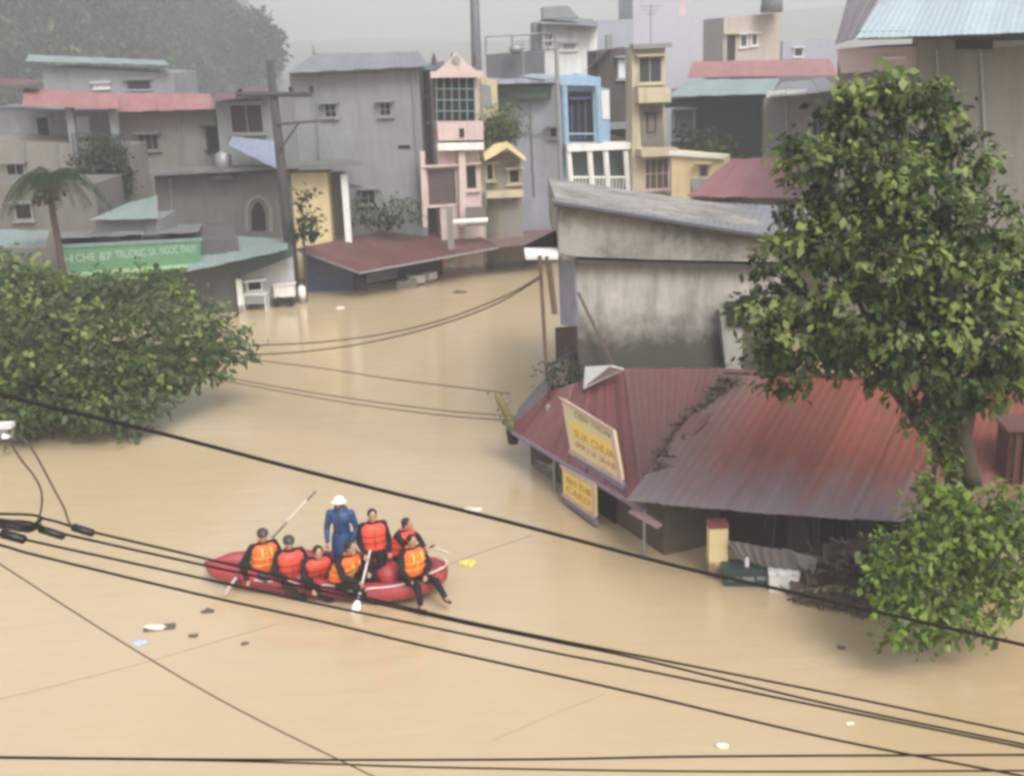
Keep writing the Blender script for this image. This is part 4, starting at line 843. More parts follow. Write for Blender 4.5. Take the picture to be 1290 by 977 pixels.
t = empty('yellow_pillar', 'yellow square pillar standing in the water under the wide red roof', 'pillar')
a = G(903, 724); MB().box((a[0], a[1], .1), (.40, .32, 2.2)).build('shaft', YELP, t); MB().box((a[0], a[1], 1.2), (.42, .36, .1)).build('capital', paint('red_cap', (.2, .06, .05)), t)
t = empty('fallen_sheet', 'bent grey roofing sheet fallen against the yellow pillar', 'roof sheet')
corr('sheet', [G(935, 706, .5), G(1030, 728, .25), G(1028, 700, .85), G(916, 680, .95)], sheet('dull_sheet', (.17, .155, .16), (.10, .09, .09), .6), t, pitch=.2, amp=.02, sag=.2)
corr('torn_edge', [G(1000, 708, .6), G(1026, 722, .5), G(1030, 704, .9), G(985, 690, .9)], GREYR, t, pitch=.2)
t = empty('stall_counter', 'dark green market counter half under water beside the yellow pillar', 'counter')
c = (G(918, 735) + G(968, 745)) / 2 + (0, .3, 0); MB().box((c[0], c[1], .0), (.95, .5, .7), -.12).build('cabinet', TEALD, t); MB().box((c[0], c[1], .37), (1.05, .56, .05), -.12).build('counter_top', TEALD, t)
MB().tube([(c[0] + .0, c[1] - .1, .4), (c[0], c[1] - .1, .55), (c[0], c[1] - .1, .62)], [.05, .05, .02], 8).build('bottle', WHITE, t)
for k in range(3): MB().box((c[0] - .3 + .3 * k, c[1] - .29, .2), (.25, .04, .08), -.12).build('drawer', STEEL, t)
t = empty('white_box', 'white foam box floating beside the dark market counter', 'box')
c = G(989, 745) + (0, .2, 0); MB().box((c[0], c[1], .16), (.60, .45, .42), -.15).build('body', WHITE, t); MB().box((c[0], c[1], .40), (.64, .49, .06), -.15).build('lid', WHITEP, t)
g_ = random.Random(12); RUST = sheet('rusty_sheet', (.085, .045, .03), (.13, .09, .07), .6)
for k, (px, py, zz, w, l, rz) in enumerate(((1040, 712, .5, 1.1, .6, .3), (1075, 722, .35, 1.0, .5, -.4), (1100, 705, .75, .9, .6, .2), (1062, 700, .8, .8, .5, -.2), (1020, 735, .2, .8, .4, .1), (1128, 728, .45, .8, .5, .5))):
    c = G(px, py, zz); dx = np.array([math.cos(rz), math.sin(rz), 0]) * w / 2; dy = np.array([-math.sin(rz), math.cos(rz), g_.uniform(.4, 1.1)]) * l / 2
    tag(corr('fallen_sheet', [c - dx - dy, c + dx - dy + (0, 0, g_.uniform(-.1, .1)), c + dx + dy, c - dx + dy], RUST, None, pitch=.15), 'rusty brown roofing sheet in the heap collapsed under the wide red roof', 'roof sheet', 'rusty sheets collapsed under the red roof')
for k, (px, py, zz, w, lb, mt) in enumerate(((1046, 744, .08, .30, 'pale yellow foam scrap floating at the edge of the collapsed sheets', PLY0), (1020, 748, .06, .24, 'small cream scrap floating by the white foam box', CRM), (1075, 752, .06, .34, 'cream board scrap floating under the bush tip', CRM))):
    c = G(px, py, zz); m = MB(); m.prism([c + (-w, -.1, 0), c + (w * .8, -.16, 0), c + (w, .1, 0), c + (-w * .7, .15, 0)], (0, 0, .08)); tag(m.build('floating_board', mt), lb, 'litter')
o = debris_strip('floating_rubbish', 'mat of pale straw and rubbish floating by the bush', [G(1012, 752, .03), G(1050, 757, .04), G(1095, 768, .04)], 260, 9, .22)
debris_strip('tangled_branches', 'brown tangle of branches washed under the red roof', [G(1040, 715, .5), G(1080, 700, .9), G(1120, 690, 1.2), G(1140, 730, .5), G(1090, 735, .3)], 520, 10, .38)
# brown cabinet at the frame's edge on the roof line
t = empty('brown_hut', 'dark brown board hut rising behind the tree trunk at the red roof', 'hut')
c = G(1300, 600, 2.1); MB().box((c[0], c[1], 2.5), (1.3, .8, 1.5), -.1).build('walls', paint('brown_boards', (.11, .045, .035), .8, .4, 5), t)
MB().box((c[0], c[1], 3.28), (1.5, 1.0, .06), -.1).build('roof', REDD, t); m = MB()
for k in range(7): m.box((c[0] - .6 + k * .2, c[1] - .41, 2.5), (.03, .04, 1.5))
m.build('battens', DARKWOOD, t)

# ------------------------------------------------------------------ trees
def px_clumps(L): return [(D(x, y, Y), (r, r, r * .85)) for x, y, Y, r in L]
t = empty('large_tree', 'large broad-leaved tree with a dense green crown leaning over the red roofs', 'tree')
L = [(1105, 150, 21, .62), (1165, 165, 21.5, .55), (1060, 165, 21.2, .5), (1075, 118, 21.3, .42), (1125, 112, 21.3, .42), (1180, 125, 21.5, .4), (1045, 150, 21.2, .3), (1210, 205, 21.2, .6), (1020, 205, 20.6, .55), (1090, 215, 20.4, .85), (1160, 250, 20.2, .9), (1230, 280, 20.6, .75),
     (1015, 260, 20.8, .55), (1060, 300, 20.2, .9), (1130, 320, 19.8, 1.0), (1210, 350, 19.8, .95), (1270, 330, 20.6, .8), (985, 330, 20.6, .55), (965, 385, 20.4, .55), (1000, 420, 20.2, .8), (1080, 400, 19.9, .95),
     (1160, 430, 19.6, 1.0), (1240, 430, 19.8, .95), (1300, 420, 20.2, .9), (985, 470, 20.3, .48), (1050, 440, 20.6, .6), (1130, 470, 20.1, .45), (1195, 500, 19.8, .55), (1160, 515, 19.9, .32), (1250, 480, 19.9, .6), (1310, 470, 20.2, .6),
     (1130, 110, 21.6, .3), (1185, 115, 21.8, .32), (1235, 175, 21.5, .25), (1000, 185, 20.9, .3), (950, 440, 20.4, .25)]
cl = [(c_, tuple(v_ * .90 for v_ in r_)) for c_, r_ in px_clumps(L)]
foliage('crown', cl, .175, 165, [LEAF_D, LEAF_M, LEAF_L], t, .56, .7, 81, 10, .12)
b = G(1222, 770); b[2] = -.8; branches(b, .26, D(1200, 330, 20.6), cl[:30], t, 4)
MB().tube(spline([D(1226, 612, 20.3), D(1214, 545, 20.2), D(1232, 470, 20.3)], 4), [.17] * 9, 8).build('limb', BARK, t, True)

t = empty('waterside_bush', 'vivid green leafy bush rising from the water at the foot of the large tree', 'bush')
L = [(1150, 700, 19.6, .6), (1200, 660, 19.8, .7), (1250, 680, 19.6, .7), (1300, 660, 19.7, .6), (1120, 735, 19.4, .48), (1175, 745, 19.2, .55), (1230, 745, 19.3, .55), (1285, 740, 19.3, .5), (1140, 790, 19, .38), (1115, 755, 19.3, .3),
     (1185, 640, 20, .45), (1260, 640, 19.9, .5), (1190, 785, 19.0, .35), (1105, 700, 19.8, .25), (1240, 790, 19.0, .25), (1160, 660, 20, .35)]
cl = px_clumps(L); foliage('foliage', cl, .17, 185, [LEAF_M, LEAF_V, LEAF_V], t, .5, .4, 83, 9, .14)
branches((*G(1200, 800)[:2], -.5), .07, D(1200, 690, 19.7), cl[:12], t, 6, 'stems')
t = empty('slender_tree', 'slender leafy sapling standing beside the big tree trunk', 'sapling')
L = [(1178, 600, 19.9, .3), (1182, 570, 20, .28), (1176, 540, 20, .25)]
cl = px_clumps(L); foliage('foliage', cl, .14, 150, [LEAF_M, LEAF_V, LEAF_L], t, .3, .5, 85, 8, .1); branches((*G(1180, 770)[:2], -.3), .07, D(1178, 560, 20), cl, t, 7)

t = empty('spreading_tree', 'wide grey-green tree with its lower branches in the floodwater below the green sign', 'tree')
L = [(20, 362, 38, 1.15), (75, 382, 37.5, 1.15), (130, 385, 37, 1.2), (190, 375, 38, 1.1), (240, 400, 37.5, 1.0), (275, 425, 37, .7), (300, 438, 37, .45), (-20, 400, 36, 1.5), (40, 420, 35.5, 1.5), (110, 440, 35, 1.5),
     (180, 430, 35.5, 1.4), (235, 450, 36, .9), (-10, 470, 34.6, 1.5), (60, 480, 34.4, 1.4), (130, 490, 34.4, 1.2), (185, 490, 34.8, .9), (30, 520, 34.4, .8), (165, 525, 34.3, .5), (110, 520, 34.4, .6), (210, 480, 35.6, .7), (262, 462, 36.8, .45),
     (5, 345, 39, .8), (45, 352, 39, .5), (150, 372, 38.6, .6), (215, 365, 38.6, .55), (320, 442, 37, .2), (-30, 515, 34.5, .9)]
cl = px_clumps(L)
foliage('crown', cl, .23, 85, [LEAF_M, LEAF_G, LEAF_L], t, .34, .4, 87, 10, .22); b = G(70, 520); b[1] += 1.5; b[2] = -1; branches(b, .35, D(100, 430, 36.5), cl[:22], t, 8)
t = empty('bank_wall', 'dark wet wall in the shade behind the spreading tree', 'wall')
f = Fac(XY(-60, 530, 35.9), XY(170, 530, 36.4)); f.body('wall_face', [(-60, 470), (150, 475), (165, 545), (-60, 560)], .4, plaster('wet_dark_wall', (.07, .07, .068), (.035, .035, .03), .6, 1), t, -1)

t = empty('palm_tree', 'slim areca palm with drooping fronds in front of the veranda house', 'palm')
b = D(80, 345, 45); tp = D(62, 222, 45); tp2 = D(60, 240, 45); MB().tube(spline([(b[0], b[1], 0), D(76, 320, 45), D(66, 265, 45), tp], 4), [.16] * 4 + [.13] * 5 + [.11] * 4, 8).build('trunk', BARK, t, True)
def frond(tp, az, ln, lift):
    m = MB(); pts = []
    for k in range(11):
        s_ = k / 10; pts.append(tp + np.array([math.cos(az) * ln * s_, math.sin(az) * ln * s_, lift * ln * s_ - 1.15 * ln * s_ * s_]))
    m.tube(pts, [.03 * (1 - .8 * k / 10) for k in range(11)], 4)
    for k in range(1, 22):
        s_ = k / 22; i = min(int(s_ * 10), 9); p = pts[i] + (pts[i + 1] - pts[i]) * (s_ * 10 - i); d = pts[i + 1] - pts[i]; d /= np.linalg.norm(d); sx = np.cross(d, [0, 0, 1]); sx /= np.linalg.norm(sx)
        for sg_ in (-1, 1):
            q = p + (sx * sg_ * .8 + d * .5) * (.5 * math.sin(math.pi * min(s_ + .15, 1)) + .12) - np.array([0, 0, .22]); m.add([p, p + d * .07, q, q - d * .03], [[0, 1, 2, 3]])
    return m
for k in range(15): frond(tp, k * 2 * math.pi / 15 + .2, random.uniform(1.7, 2.3), random.uniform(.4, .9)).build('frond', LEAF_D, t)
m = MB()
for k in range(40): m.ell(tp2 + np.array([random.uniform(-.45, .45), random.uniform(-.45, .45), random.uniform(-.45, .3)]), (.1, .1, .12), nu=6, nv=4)
m.build('fruit_cluster', paint('palm_fruit', (.07, .05, .035)), t)

# ------------------------------------------------------------------ people
SKIN = paint('skin', (.42, .24, .16), .55, .1); HAIR = paint('hair', (.012, .010, .010), .6); BLACKC = paint('black_cloth', (.018, .018, .02), .85)
NAVY = paint('navy_jacket', (.018, .035, .10), .55, .3); BLUEJ = paint('blue_jacket', (.022, .07, .19), .55, .3); ORANGE = paint('orange_vest', (.90, .16, .03), .6, .2)
REDV = paint('red_vest', (.80, .085, .05), .6, .2); YELV = paint('yellow_tape', (.85, .6, .12), .5, .1); GREYC = paint('grey_trousers', (.06, .065, .065), .85); HELM = paint('dark_helmet', (.055, .05, .045), .45)
STRAP = paint('black_strap', (.015, .015, .015), .7); HATW = paint('white_hat', (.82, .78, .66), .5, .1); MASK = paint('dark_mask', (.05, .07, .07), .7)
def remesh(o, vox=.012, sm=4):
    r = o.modifiers.new('remesh', 'REMESH'); r.mode = 'VOXEL'; r.voxel_size = vox; r.use_smooth_shade = True
    s_ = o.modifiers.new('smooth', 'SMOOTH'); s_.factor = .5; s_.iterations = sm
def cap(m, p, q, r1, r2, n=10):
    p = np.array(p, float); q = np.array(q, float); m.tube([p, p * .5 + q * .5, q], [r1, (r1 + r2) / 2, r2], n)
    m.ell(p, (r1,) * 3, nu=10, nv=7); m.ell(q, (r2,) * 3, nu=10, nv=7)
def person(lab, head_px, zc, yaw, J, vest=ORANGE, sleeve=BLACKC, trou=BLACKC, hat='helmet', tape=False, s=1.28, coat=False):
    """local frame: +x forwards, +y to the person's left; J overrides joint positions; head centre lands at head_px, height zc"""
    j = dict(hip=(0, 0, 0), waist=(.0, 0, .2), chest=(.03, 0, .40), neck=(.03, 0, .56), head=(.06, 0, .69),
             shl=(.02, .19, .49), shr=(.02, -.19, .49), ell=(.1, .30, .24), elr=(.1, -.30, .24), hal=(.30, .22, .10), har=(.30, -.22, .10),
             hpl=(0, .095, -.02), hpr=(0, -.095, -.02), knl=(.42, .14, .02), knr=(.42, -.14, .02), anl=(.48, .14, -.38), anr=(.48, -.14, -.38))
    j.update(J); j = {k: np.array(v, float) * s for k, v in j.items()}
    root = empty('person', lab, 'person', None)
    hc = G(head_px[0], head_px[1], zc); cy, sy = math.cos(yaw), math.sin(yaw); Rz = np.array([[cy, -sy, 0], [sy, cy, 0], [0, 0, 1]])
    base = hc - Rz @ j['head']
    root.location = base; root.rotation_euler = (0, 0, yaw)
    m = MB()
    # trunk and neck
    for k, r in (('hip', (.115, .155, .12)), ('waist', (.10, .135, .14)), ('chest', (.115, .165, .16))): m.ell(j[k], np.array(r) * s)
    cap(m, j['hip'], j['chest'], .115 * s, .12 * s); cap(m, j['shl'], j['shr'], .06 * s, .06 * s); cap(m, j['chest'] + (0, 0, .08), j['neck'], .085 * s, .055 * s); cap(m, j['neck'], j['head'] - (.01, 0, .04), .052 * s, .055 * s)
    # head with face
    hd = j['head']; m.ell(hd + (0, 0, .012 * s), (.092 * s, .075 * s, .105 * s)); m.ell(hd + (.035 * s, 0, -.06 * s), (.05 * s, .052 * s, .05 * s)); cap(m, hd + (.085 * s, 0, .0), hd + (.104 * s, 0, -.026 * s), .012, .018)
    cap(m, hd + (.08 * s, -.02, -.062 * s), hd + (.08 * s, .02, -.062 * s), .01, .01)
    for sg_ in (-1, 1): m.ell(hd + (-.005, sg_ * .078 * s, -.01), (.018, .012, .03), nu=8, nv=6)
    for a in 'lr':
        sg_ = 1 if a == 'l' else -1
        cap(m, j['sh' + a], j['el' + a], .052 * s, .04 * s); cap(m, j['el' + a], j['ha' + a], .04 * s, .027 * s)
        cap(m, j['hp' + a], j['kn' + a], .085 * s, .056 * s); cap(m, j['kn' + a], j['an' + a], .056 * s, .036 * s)
        # foot
        f_ = j['an' + a] + np.array([.14, 0, -.045]); cap(m, j['an' + a], f_, .038 * s, .028 * s)
        # hand: palm, four curled fingers and a thumb
        d = j['ha' + a] - j['el' + a]; d /= np.linalg.norm(d); side = np.cross(d, [0, 0, 1]); side /= np.linalg.norm(side) + 1e-9; dn = np.cross(d, side); dn = dn if dn[2] < 0 else -dn
        pc = j['ha' + a] + d * .045; m.ell(pc, (.04, .04, .03), nu=8, nv=6); cap(m, j['ha' + a], pc + d * .03, .028, .03, 8)
        for q_, (o_, ln) in enumerate(((-.03, .05), (-.01, .062), (.011, .058), (.031, .044))):
            s0 = pc + d * .035 + side * o_; s1 = s0 + d * ln * .6 + dn * .01; s2 = s1 + d * ln * .25 + dn * ln * .55
            m.tube([s0, s1, s2], [.0105, .0095, .008], 6)
        s0 = pc - side * sg_ * .028 + d * .0; s1 = s0 - side * sg_ * .03 + d * .03; s2 = s1 + d * .03 + dn * .012; m.tube([s0, s1, s2], [.013, .0115, .009], 6)
    remesh(m.build('body', SKIN, root), .0085, 3)
    # trousers
    m = MB(); m.ell(j['hip'], (.135 * s, .175 * s, .135 * s)); m.ell(j['hip'] * .4 + j['waist'] * .6, (.12 * s, .155 * s, .1 * s))
    for a in 'lr': cap(m, j['hp' + a], j['kn' + a], .10 * s, .072 * s); cap(m, j['kn' + a], j['kn' + a] * .1 + j['an' + a] * .9, .072 * s, .055 * s)
    remesh(m.build('trousers', trou, root), .014, 4)
    for a in 'lr':
        m = MB(); f_ = j['an' + a] + np.array([.16, 0, -.05]); cap(m, j['an' + a] + (0, 0, .05), j['an' + a] - (0.02, 0, .03), .05, .048); cap(m, j['an' + a] - (.03, 0, .04), f_, .047, .038); remesh(m.build('shoe', BLACKRUB, root), .012, 3)
    # jacket
    m = MB(); m.ell(j['waist'], (.125 * s, .16 * s, .16 * s)); m.ell(j['chest'], (.135 * s, .19 * s, .17 * s)); cap(m, j['shl'], j['shr'], .075 * s, .075 * s); cap(m, j['waist'] - (0, 0, .08), j['chest'], .13 * s, .13 * s); cap(m, j['chest'] + (0, 0, .08), j['neck'] - (0, 0, .03), .09 * s, .065 * s)
    for a in 'lr': cap(m, j['sh' + a], j['el' + a], .072 * s, .058 * s); cap(m, j['el' + a], j['el' + a] * .08 + j['ha' + a] * .92, .058 * s, .043 * s)
    remesh(m.build('jacket', sleeve, root), .014, 4)
    if coat:
        m = MB(); n = 18; rs = [(.14, .18, .12), (.155, .2, -.02), (.165, .21, -.16), (.17, .215, -.27)]; V = [np.array([a_ * math.cos(2 * math.pi * k / n), b_ * math.sin(2 * math.pi * k / n), z_]) * s for a_, b_, z_ in rs for k in range(n)]
        m.add(V, [[i * n + k, i * n + (k + 1) % n, (i + 1) * n + (k + 1) % n, (i + 1) * n + k] for i in range(3) for k in range(n)] + [list(range(n))[::-1], [3 * n + k for k in range(n)]]); remesh(m.build('coat_hem', sleeve, root), .014, 4)
        m = MB(); m.ell(j['neck'] - np.array((.06, 0, .0)) * s, (.09 * s, .13 * s, .08 * s)); remesh(m.build('hood', sleeve, root), .014, 3)
        m = MB(); m.tube([j['chest'] + np.array((.14, 0, .14)) * s, j['waist'] + np.array((.135, 0, -.1)) * s], .01, 5); m.build('zip', STRAP, root)
    if vest:
        m = MB(); c = j['chest']; w_ = j['waist']; ax = c - w_; rings = []
        def ring(p, rx, ry, n=18): return [p + np.array([rx * math.copysign(abs(math.cos(2 * math.pi * i / n)) ** .7, math.cos(2 * math.pi * i / n)), ry * math.copysign(abs(math.sin(2 * math.pi * i / n)) ** .7, math.sin(2 * math.pi * i / n)), 0]) for i in range(n)]
        rs = [ring(w_ - ax * .75, .175 * s, .205 * s), ring(w_, .185 * s, .215 * s), ring(w_ + ax * .5, .19 * s, .22 * s), ring(c, .188 * s, .225 * s), ring(c + ax * .40, .165 * s, .215 * s), ring(c + ax * .70, .10 * s, .15 * s)]
        V = [p for r in rs for p in r]; n = 18; m.add(V, [[i * n + k, i * n + (k + 1) % n, (i + 1) * n + (k + 1) % n, (i + 1) * n + k] for i in range(5) for k in range(n)] + [list(range(n))[::-1], [5 * n + k for k in range(n)]])
        cap(m, j['neck'] + (-.07, .06, .0), j['neck'] + (-.07, -.06, .0), .045, .045)
        vo = m.build('life_vest', vest, root); remesh(vo, .015, 3)
        m = MB()
        for q_ in (.05, .7):
            r = ring(w_ + ax * q_, .193 * s, .225 * s, 24); m.tube(r + [r[0]], .009, 5, False)
        m.tube([c + np.array((.19, .0, .08)) * s, w_ + np.array((.185, 0, -.08)) * s], .009, 5); m.build('straps', STRAP if not tape else YELV, vo)
        for yy in ((-.1, .1) if tape else ()):
            m = MB(); m.tube([c + (.15 * s, yy, .14), c + (.185 * s, yy, .05), c + (.19 * s, yy, -.03)], .022, 6); m.build('reflective_tape', YELV if tape else HATW, vo)
    # headgear
    if hat == 'helmet':
        m = MB(); m.ell(hd + np.array((-.005, 0, .045)) * s, (.115 * s, .1 * s, .085 * s)); m.tube([hd + np.array(v_) * s for v_ in ((.07, -.06, .03), (.115, 0, .03), (.07, .06, .03))], .02, 6); remesh(m.build('helmet', HELM, root), .012, 2)
    elif hat == 'hair':
        m = MB(); m.ell(hd + np.array((-.02, 0, .035)) * s, (.098 * s, .088 * s, .092 * s)); m.ell(hd + np.array((-.045, 0, -.02)) * s, (.06 * s, .078 * s, .065 * s)); remesh(m.build('hair', HAIR, root), .012, 2)
    else:
        m = MB(); m.ell(hd + np.array((-.005, 0, .065)) * s, (.12 * s, .108 * s, .08 * s)); m.tube([hd + np.array((.0, 0, .04)) * s, hd + np.array((.0, 0, .055)) * s], [.145 * s, .13 * s], 20); remesh(m.build('white_hat', HATW, root), .012, 2)
        m = MB(); m.ell(hd + np.array((.04, 0, -.04)) * s, (.07 * s, .072 * s, .055 * s)); m.build('face_mask', MASK, root, True)
    for yy in (-.032, .032): MB().ell(hd + (.083 * s, yy, .012), (.012, .013, .008), nu=8, nv=6).build('eye', HAIR, root)
    q = base - BC; PLOG.append((lab[:30], round(float(q @ bd), 2), round(float(q @ bn), 2), round(float(base[2]), 2)))
    return root, base, Rz, j
PLOG = []

# ------------------------------------------------------------------ inflatable boat
BA = R_(-17); bd = np.array([math.cos(BA), math.sin(BA), 0]); bn = np.array([-math.sin(BA), math.cos(BA), 0]); BC = np.array([-3.95, 23.75, 0])
def BL(x, y, z): return BC + bd * x + bn * y + np.array([0, 0, z])
m_, nt_, bs_ = newmat('boat_rubber'); tc_ = nt_.nodes.new('ShaderNodeTexCoord').outputs['Object']; n1 = noise(nt_, 2.5, tc_, 5, .65, .4, .75); n2 = noise(nt_, 9, tc_, 4, .6, .5, .8)
c_ = mix(nt_, mul(nt_, n1, .6), (.36, .045, .058), (.25, .03, .04)); c_ = mix(nt_, mul(nt_, n2, .35), c_, (.40, .17, .15)); nt_.links.new(c_, bs_.inputs['Base Color']); bs_.inputs['Roughness'].default_value = .5; RUB = m_
bt = empty('inflatable_boat', 'red inflatable rescue boat carrying eight people across the floodwater', 'boat')
def ptube(pts, rs, nm, mat=RUB, n=18): return MB().tube(pts, rs, n).build(nm, mat, bt, True)
side = []
hw = .70; r = .195
for sg_ in (-1, 1):
    pts = spline([*((BL(-2.95, -.42, .40), BL(-2.5, -.6, .35), BL(-1.5, -hw, .27)) if sg_ < 0 else (BL(-2.8, -.38, .42), BL(-2.35, -.1, .38), BL(-1.5, .38, .3))), BL(-.3, sg_ * hw, .24), BL(1.1, sg_ * hw, .27), BL(1.7, sg_ * .66, .33), BL(2.2, sg_ * .4, .42), BL(2.36, 0, .45)], 6)
    rs = [r * min(1, .25 + k * .14) for k in range(len(pts))]; ptube(pts, rs, 'side_tube')
ptube([BL(-2.0, -.5, .3), BL(-2.0, .05, .3)], [.2, .2], 'stern_board', GREYC)
fl = MB(); fl.prism([BL(-2.3, -.5, .08), BL(1.6, -.6, .08), BL(2.1, 0, .12), BL(1.6, .6, .08), BL(-.4, .6, .08), BL(-1.6, .3, .08)], (0, 0, .08)).build('floor', GREYC, bt)
for x in (-1.1, .35): ptube([BL(x, -.6, .33), BL(x, .5 if x > 0 else .4, .33)], [.15, .15], 'thwart')
ptube(spline([BL(1.35, -.62, .5), BL(1.5, 0, .6), BL(1.35, .62, .5)], 5), [.2] + [.26] * 9 + [.2], 'bow_cushion')
m = MB()
for sg_ in (-1, 1):
    P = [BL(x, sg_ * (hw + .19), .38 + .04 * math.sin(x * 6)) for x in np.linspace(-1.5 if sg_ < 0 else -.4, 1.1, 30)] ; m.tube(P, .014, 5)
m.tube(spline([BL(1.1, -.89, .42), BL(1.8, -.75, .52), BL(2.35, -.4, .68), BL(2.55, 0, .7), BL(2.35, .4, .68)], 5), .018, 5)
m.build('grab_rope', WHITE, bt)
m = MB(); m.tube([BL(-1.6, -hw - .23, .25), BL(1.0, -hw - .23, .22)], .035, 6); m.tube([BL(-.4, hw + .23, .25), BL(1.0, hw + .23, .22)], .035, 6); m.build('rubbing_strake', paint('dark_red_rubber', (.12, .015, .025), .5), bt)
for x in (-1.9, -.4, .9): MB().box(BL(x, -hw - .225, .3), (.2, .05, .12), BA).build('handle_patch', paint('dark_red_rubber', (.12, .015, .025), .5), bt)
# upright red fuel bag on the bow
t = empty('dry_bag', 'upright dark red bag standing on the boat between the standing rescuers and the bow', 'bag')
c = G(492, 705, .7); m = MB(); m.tube([c - (0, 0, .3), c - (0, 0, .15), c + (0, 0, .1), c + (0, 0, .25), c + (0, 0, .33)], [.17, .2, .19, .14, .05], 14); m.build('sack', paint('bag_red', (.36, .03, .05), .5, .3), t, True)
m = MB(); m.tube([c + (-.1, 0, .3), c + (0, 0, .42), c + (.1, 0, .3)], .02, 6); m.build('handle', STRAP, t)

sit = {}
Y0 = BA
ROWLEGS = dict(knl=(.38, .22, .10), knr=(.34, -.16, .10), anl=(.22, .30, -.24), anr=(.42, .12, -.24))
# seated along the near tube, facing the bow and slightly outwards
person('rescuer in orange life vest and dark helmet, first of the seated row at the stern', (331, 674), 1.22, Y0 - .75, dict(ROWLEGS, ell=(.12, .30, .2), hal=(.32, .18, .08), elr=(-.02, -.38, .22), har=(.16, -.36, .0)), ORANGE, BLACKC, GREYC, 'helmet', True)
person('rescuer in a strapped red-orange life vest, second of the seated row from the stern', (364, 683), 1.18, Y0 - .9, dict(ROWLEGS, ell=(.12, .3, .22), hal=(.32, .12, .2), elr=(.12, -.3, .22), har=(.32, -.12, .16), chest=(.05, 0, .4)), REDV, BLACKC, BLACKC, 'helmet', False)
person('bent bare-headed rescuer in a red-orange vest, third of the seated row from the stern', (401, 696), 1.05, Y0 - .8, dict(ROWLEGS, chest=(.10, 0, .38), neck=(.16, 0, .52), head=(.23, 0, .63), shl=(.1, .19, .46), shr=(.1, -.19, .46), ell=(.2, .28, .22), hal=(.4, .2, .1), elr=(.2, -.28, .22), har=(.4, -.2, .08)), REDV, BLACKC, BLACKC, 'hair', False)
person('rescuer seen bending forward in an orange vest with yellow shoulder tape, gripping the white pole', (442, 690), 1.28, Y0 - .3, dict(ROWLEGS, chest=(.10, 0, .38), neck=(.15, 0, .53), head=(.2, 0, .65), shl=(.08, .19, .47), shr=(.08, -.19, .47), ell=(.25, .26, .28), hal=(.42, .12, .22), elr=(.22, -.27, .26), har=(.42, -.12, .14)), ORANGE, BLACKC, BLACKC, 'hair', True)
stand = dict(knl=(.03, .11, -.44), knr=(.03, -.11, -.44), anl=(-.01, .12, -.84), anr=(-.01, -.12, -.84), ell=(.0, .27, .2), elr=(.0, -.27, .2), hal=(.12, .25, -.03), har=(.12, -.25, -.03))
person('standing man in a blue hooded jacket and white hat in the middle of the boat', (427, 634), 1.95, R_(-95), dict(stand, hal=(.14, .2, -.02)), None, BLUEJ, NAVY, 'white', s=1.2, coat=True)
person('standing rescuer in a red life vest with black sleeves beside the man in blue', (469, 649), 1.93, R_(-75), dict(stand, har=(.2, -.2, .02)), REDV, BLACKC, BLACKC, 'hair', s=1.16)
person('rescuer in red vest leaning out on the far side of the bow, arm outstretched', (513, 660), 1.6, R_(-20), dict(chest=(.10, 0, .38), neck=(.15, 0, .52), head=(.2, 0, .63), shl=(.08, .19, .46), shr=(.08, -.19, .46), elr=(.28, -.24, .3), har=(.5, -.12, .2), ell=(.3, .2, .32), hal=(.5, .05, .2), knl=(.3, .14, -.25), anl=(.05, .14, -.55), knr=(.3, -.14, -.25), anr=(.05, -.14, -.55)), REDV, BLACKC, BLACKC, 'hair', False, s=1.15)
person('rescuer in an orange vest sitting on the bow with legs hanging towards the water', (519, 681), 1.45, R_(-50), dict(ell=(.18, .26, .22), hal=(.34, .05, .1), elr=(.1, -.3, .22), har=(.25, -.2, .05), knl=(.42, .2, -.02), anl=(.60, .26, -.30), knr=(.38, -.16, -.02), anr=(.46, -.18, -.36)), ORANGE, BLACKC, BLACKC, 'hair', True, s=1.17)

# paddles / poles
def paddle(lab, p, q, blade=True, tips=False, col=WHITE, r=.02, group='paddles and poles on the boat'):
    t = empty('paddle', lab, 'paddle', group); p = np.array(p); q = np.array(q); MB().tube([p, q], r, 8).build('shaft', col, t)
    d = (q - p) / np.linalg.norm(q - p); sx = np.cross(d, [0, 1, .3]); sx /= np.linalg.norm(sx)
    if blade:
        V = [q - sx * .03, q + d * .1 - sx * .085, q + d * .38 - sx * .09, q + d * .44 - sx * .05, q + d * .44 + sx * .05, q + d * .38 + sx * .09, q + d * .1 + sx * .085, q + sx * .03]; MB().prism(V, np.cross(d, sx) * .02).build('blade', col, t)
    a = p - d * .02; MB().tube([a - sx * .06, a + sx * .06], .02, 6).build('grip', STRAP if not tips else STEEL, t); return t
t = paddle('long pole with a pale middle section raised behind the first seated rescuers', G(344, 676, .95), D(398, 618, G(398, 618, 2.2)[1]), False, True, STEEL, .022)
a = G(344, 676, .95); b = D(398, 618, G(398, 618, 2.2)[1]); MB().tube([a + (b - a) * .35, a + (b - a) * .8], .032, 8).build('sleeve', HATW, t)
paddle('white pole held upright in front of the standing rescuer, its end in the water', G(467, 690, 1.25), G(452, 752, .25) + (0, -.1, 0), True, False, WHITE, .022)
paddle('short white paddle dipping in the water near the stern', G(298, 726, .62), G(284, 746, .12) + (0, -.05, 0), False, False, WHITE, .03)
paddle('pale paddle stretched out over the water from the bow', G(545, 688, .95), G(566, 697, .5), False, False, HATW, .02)

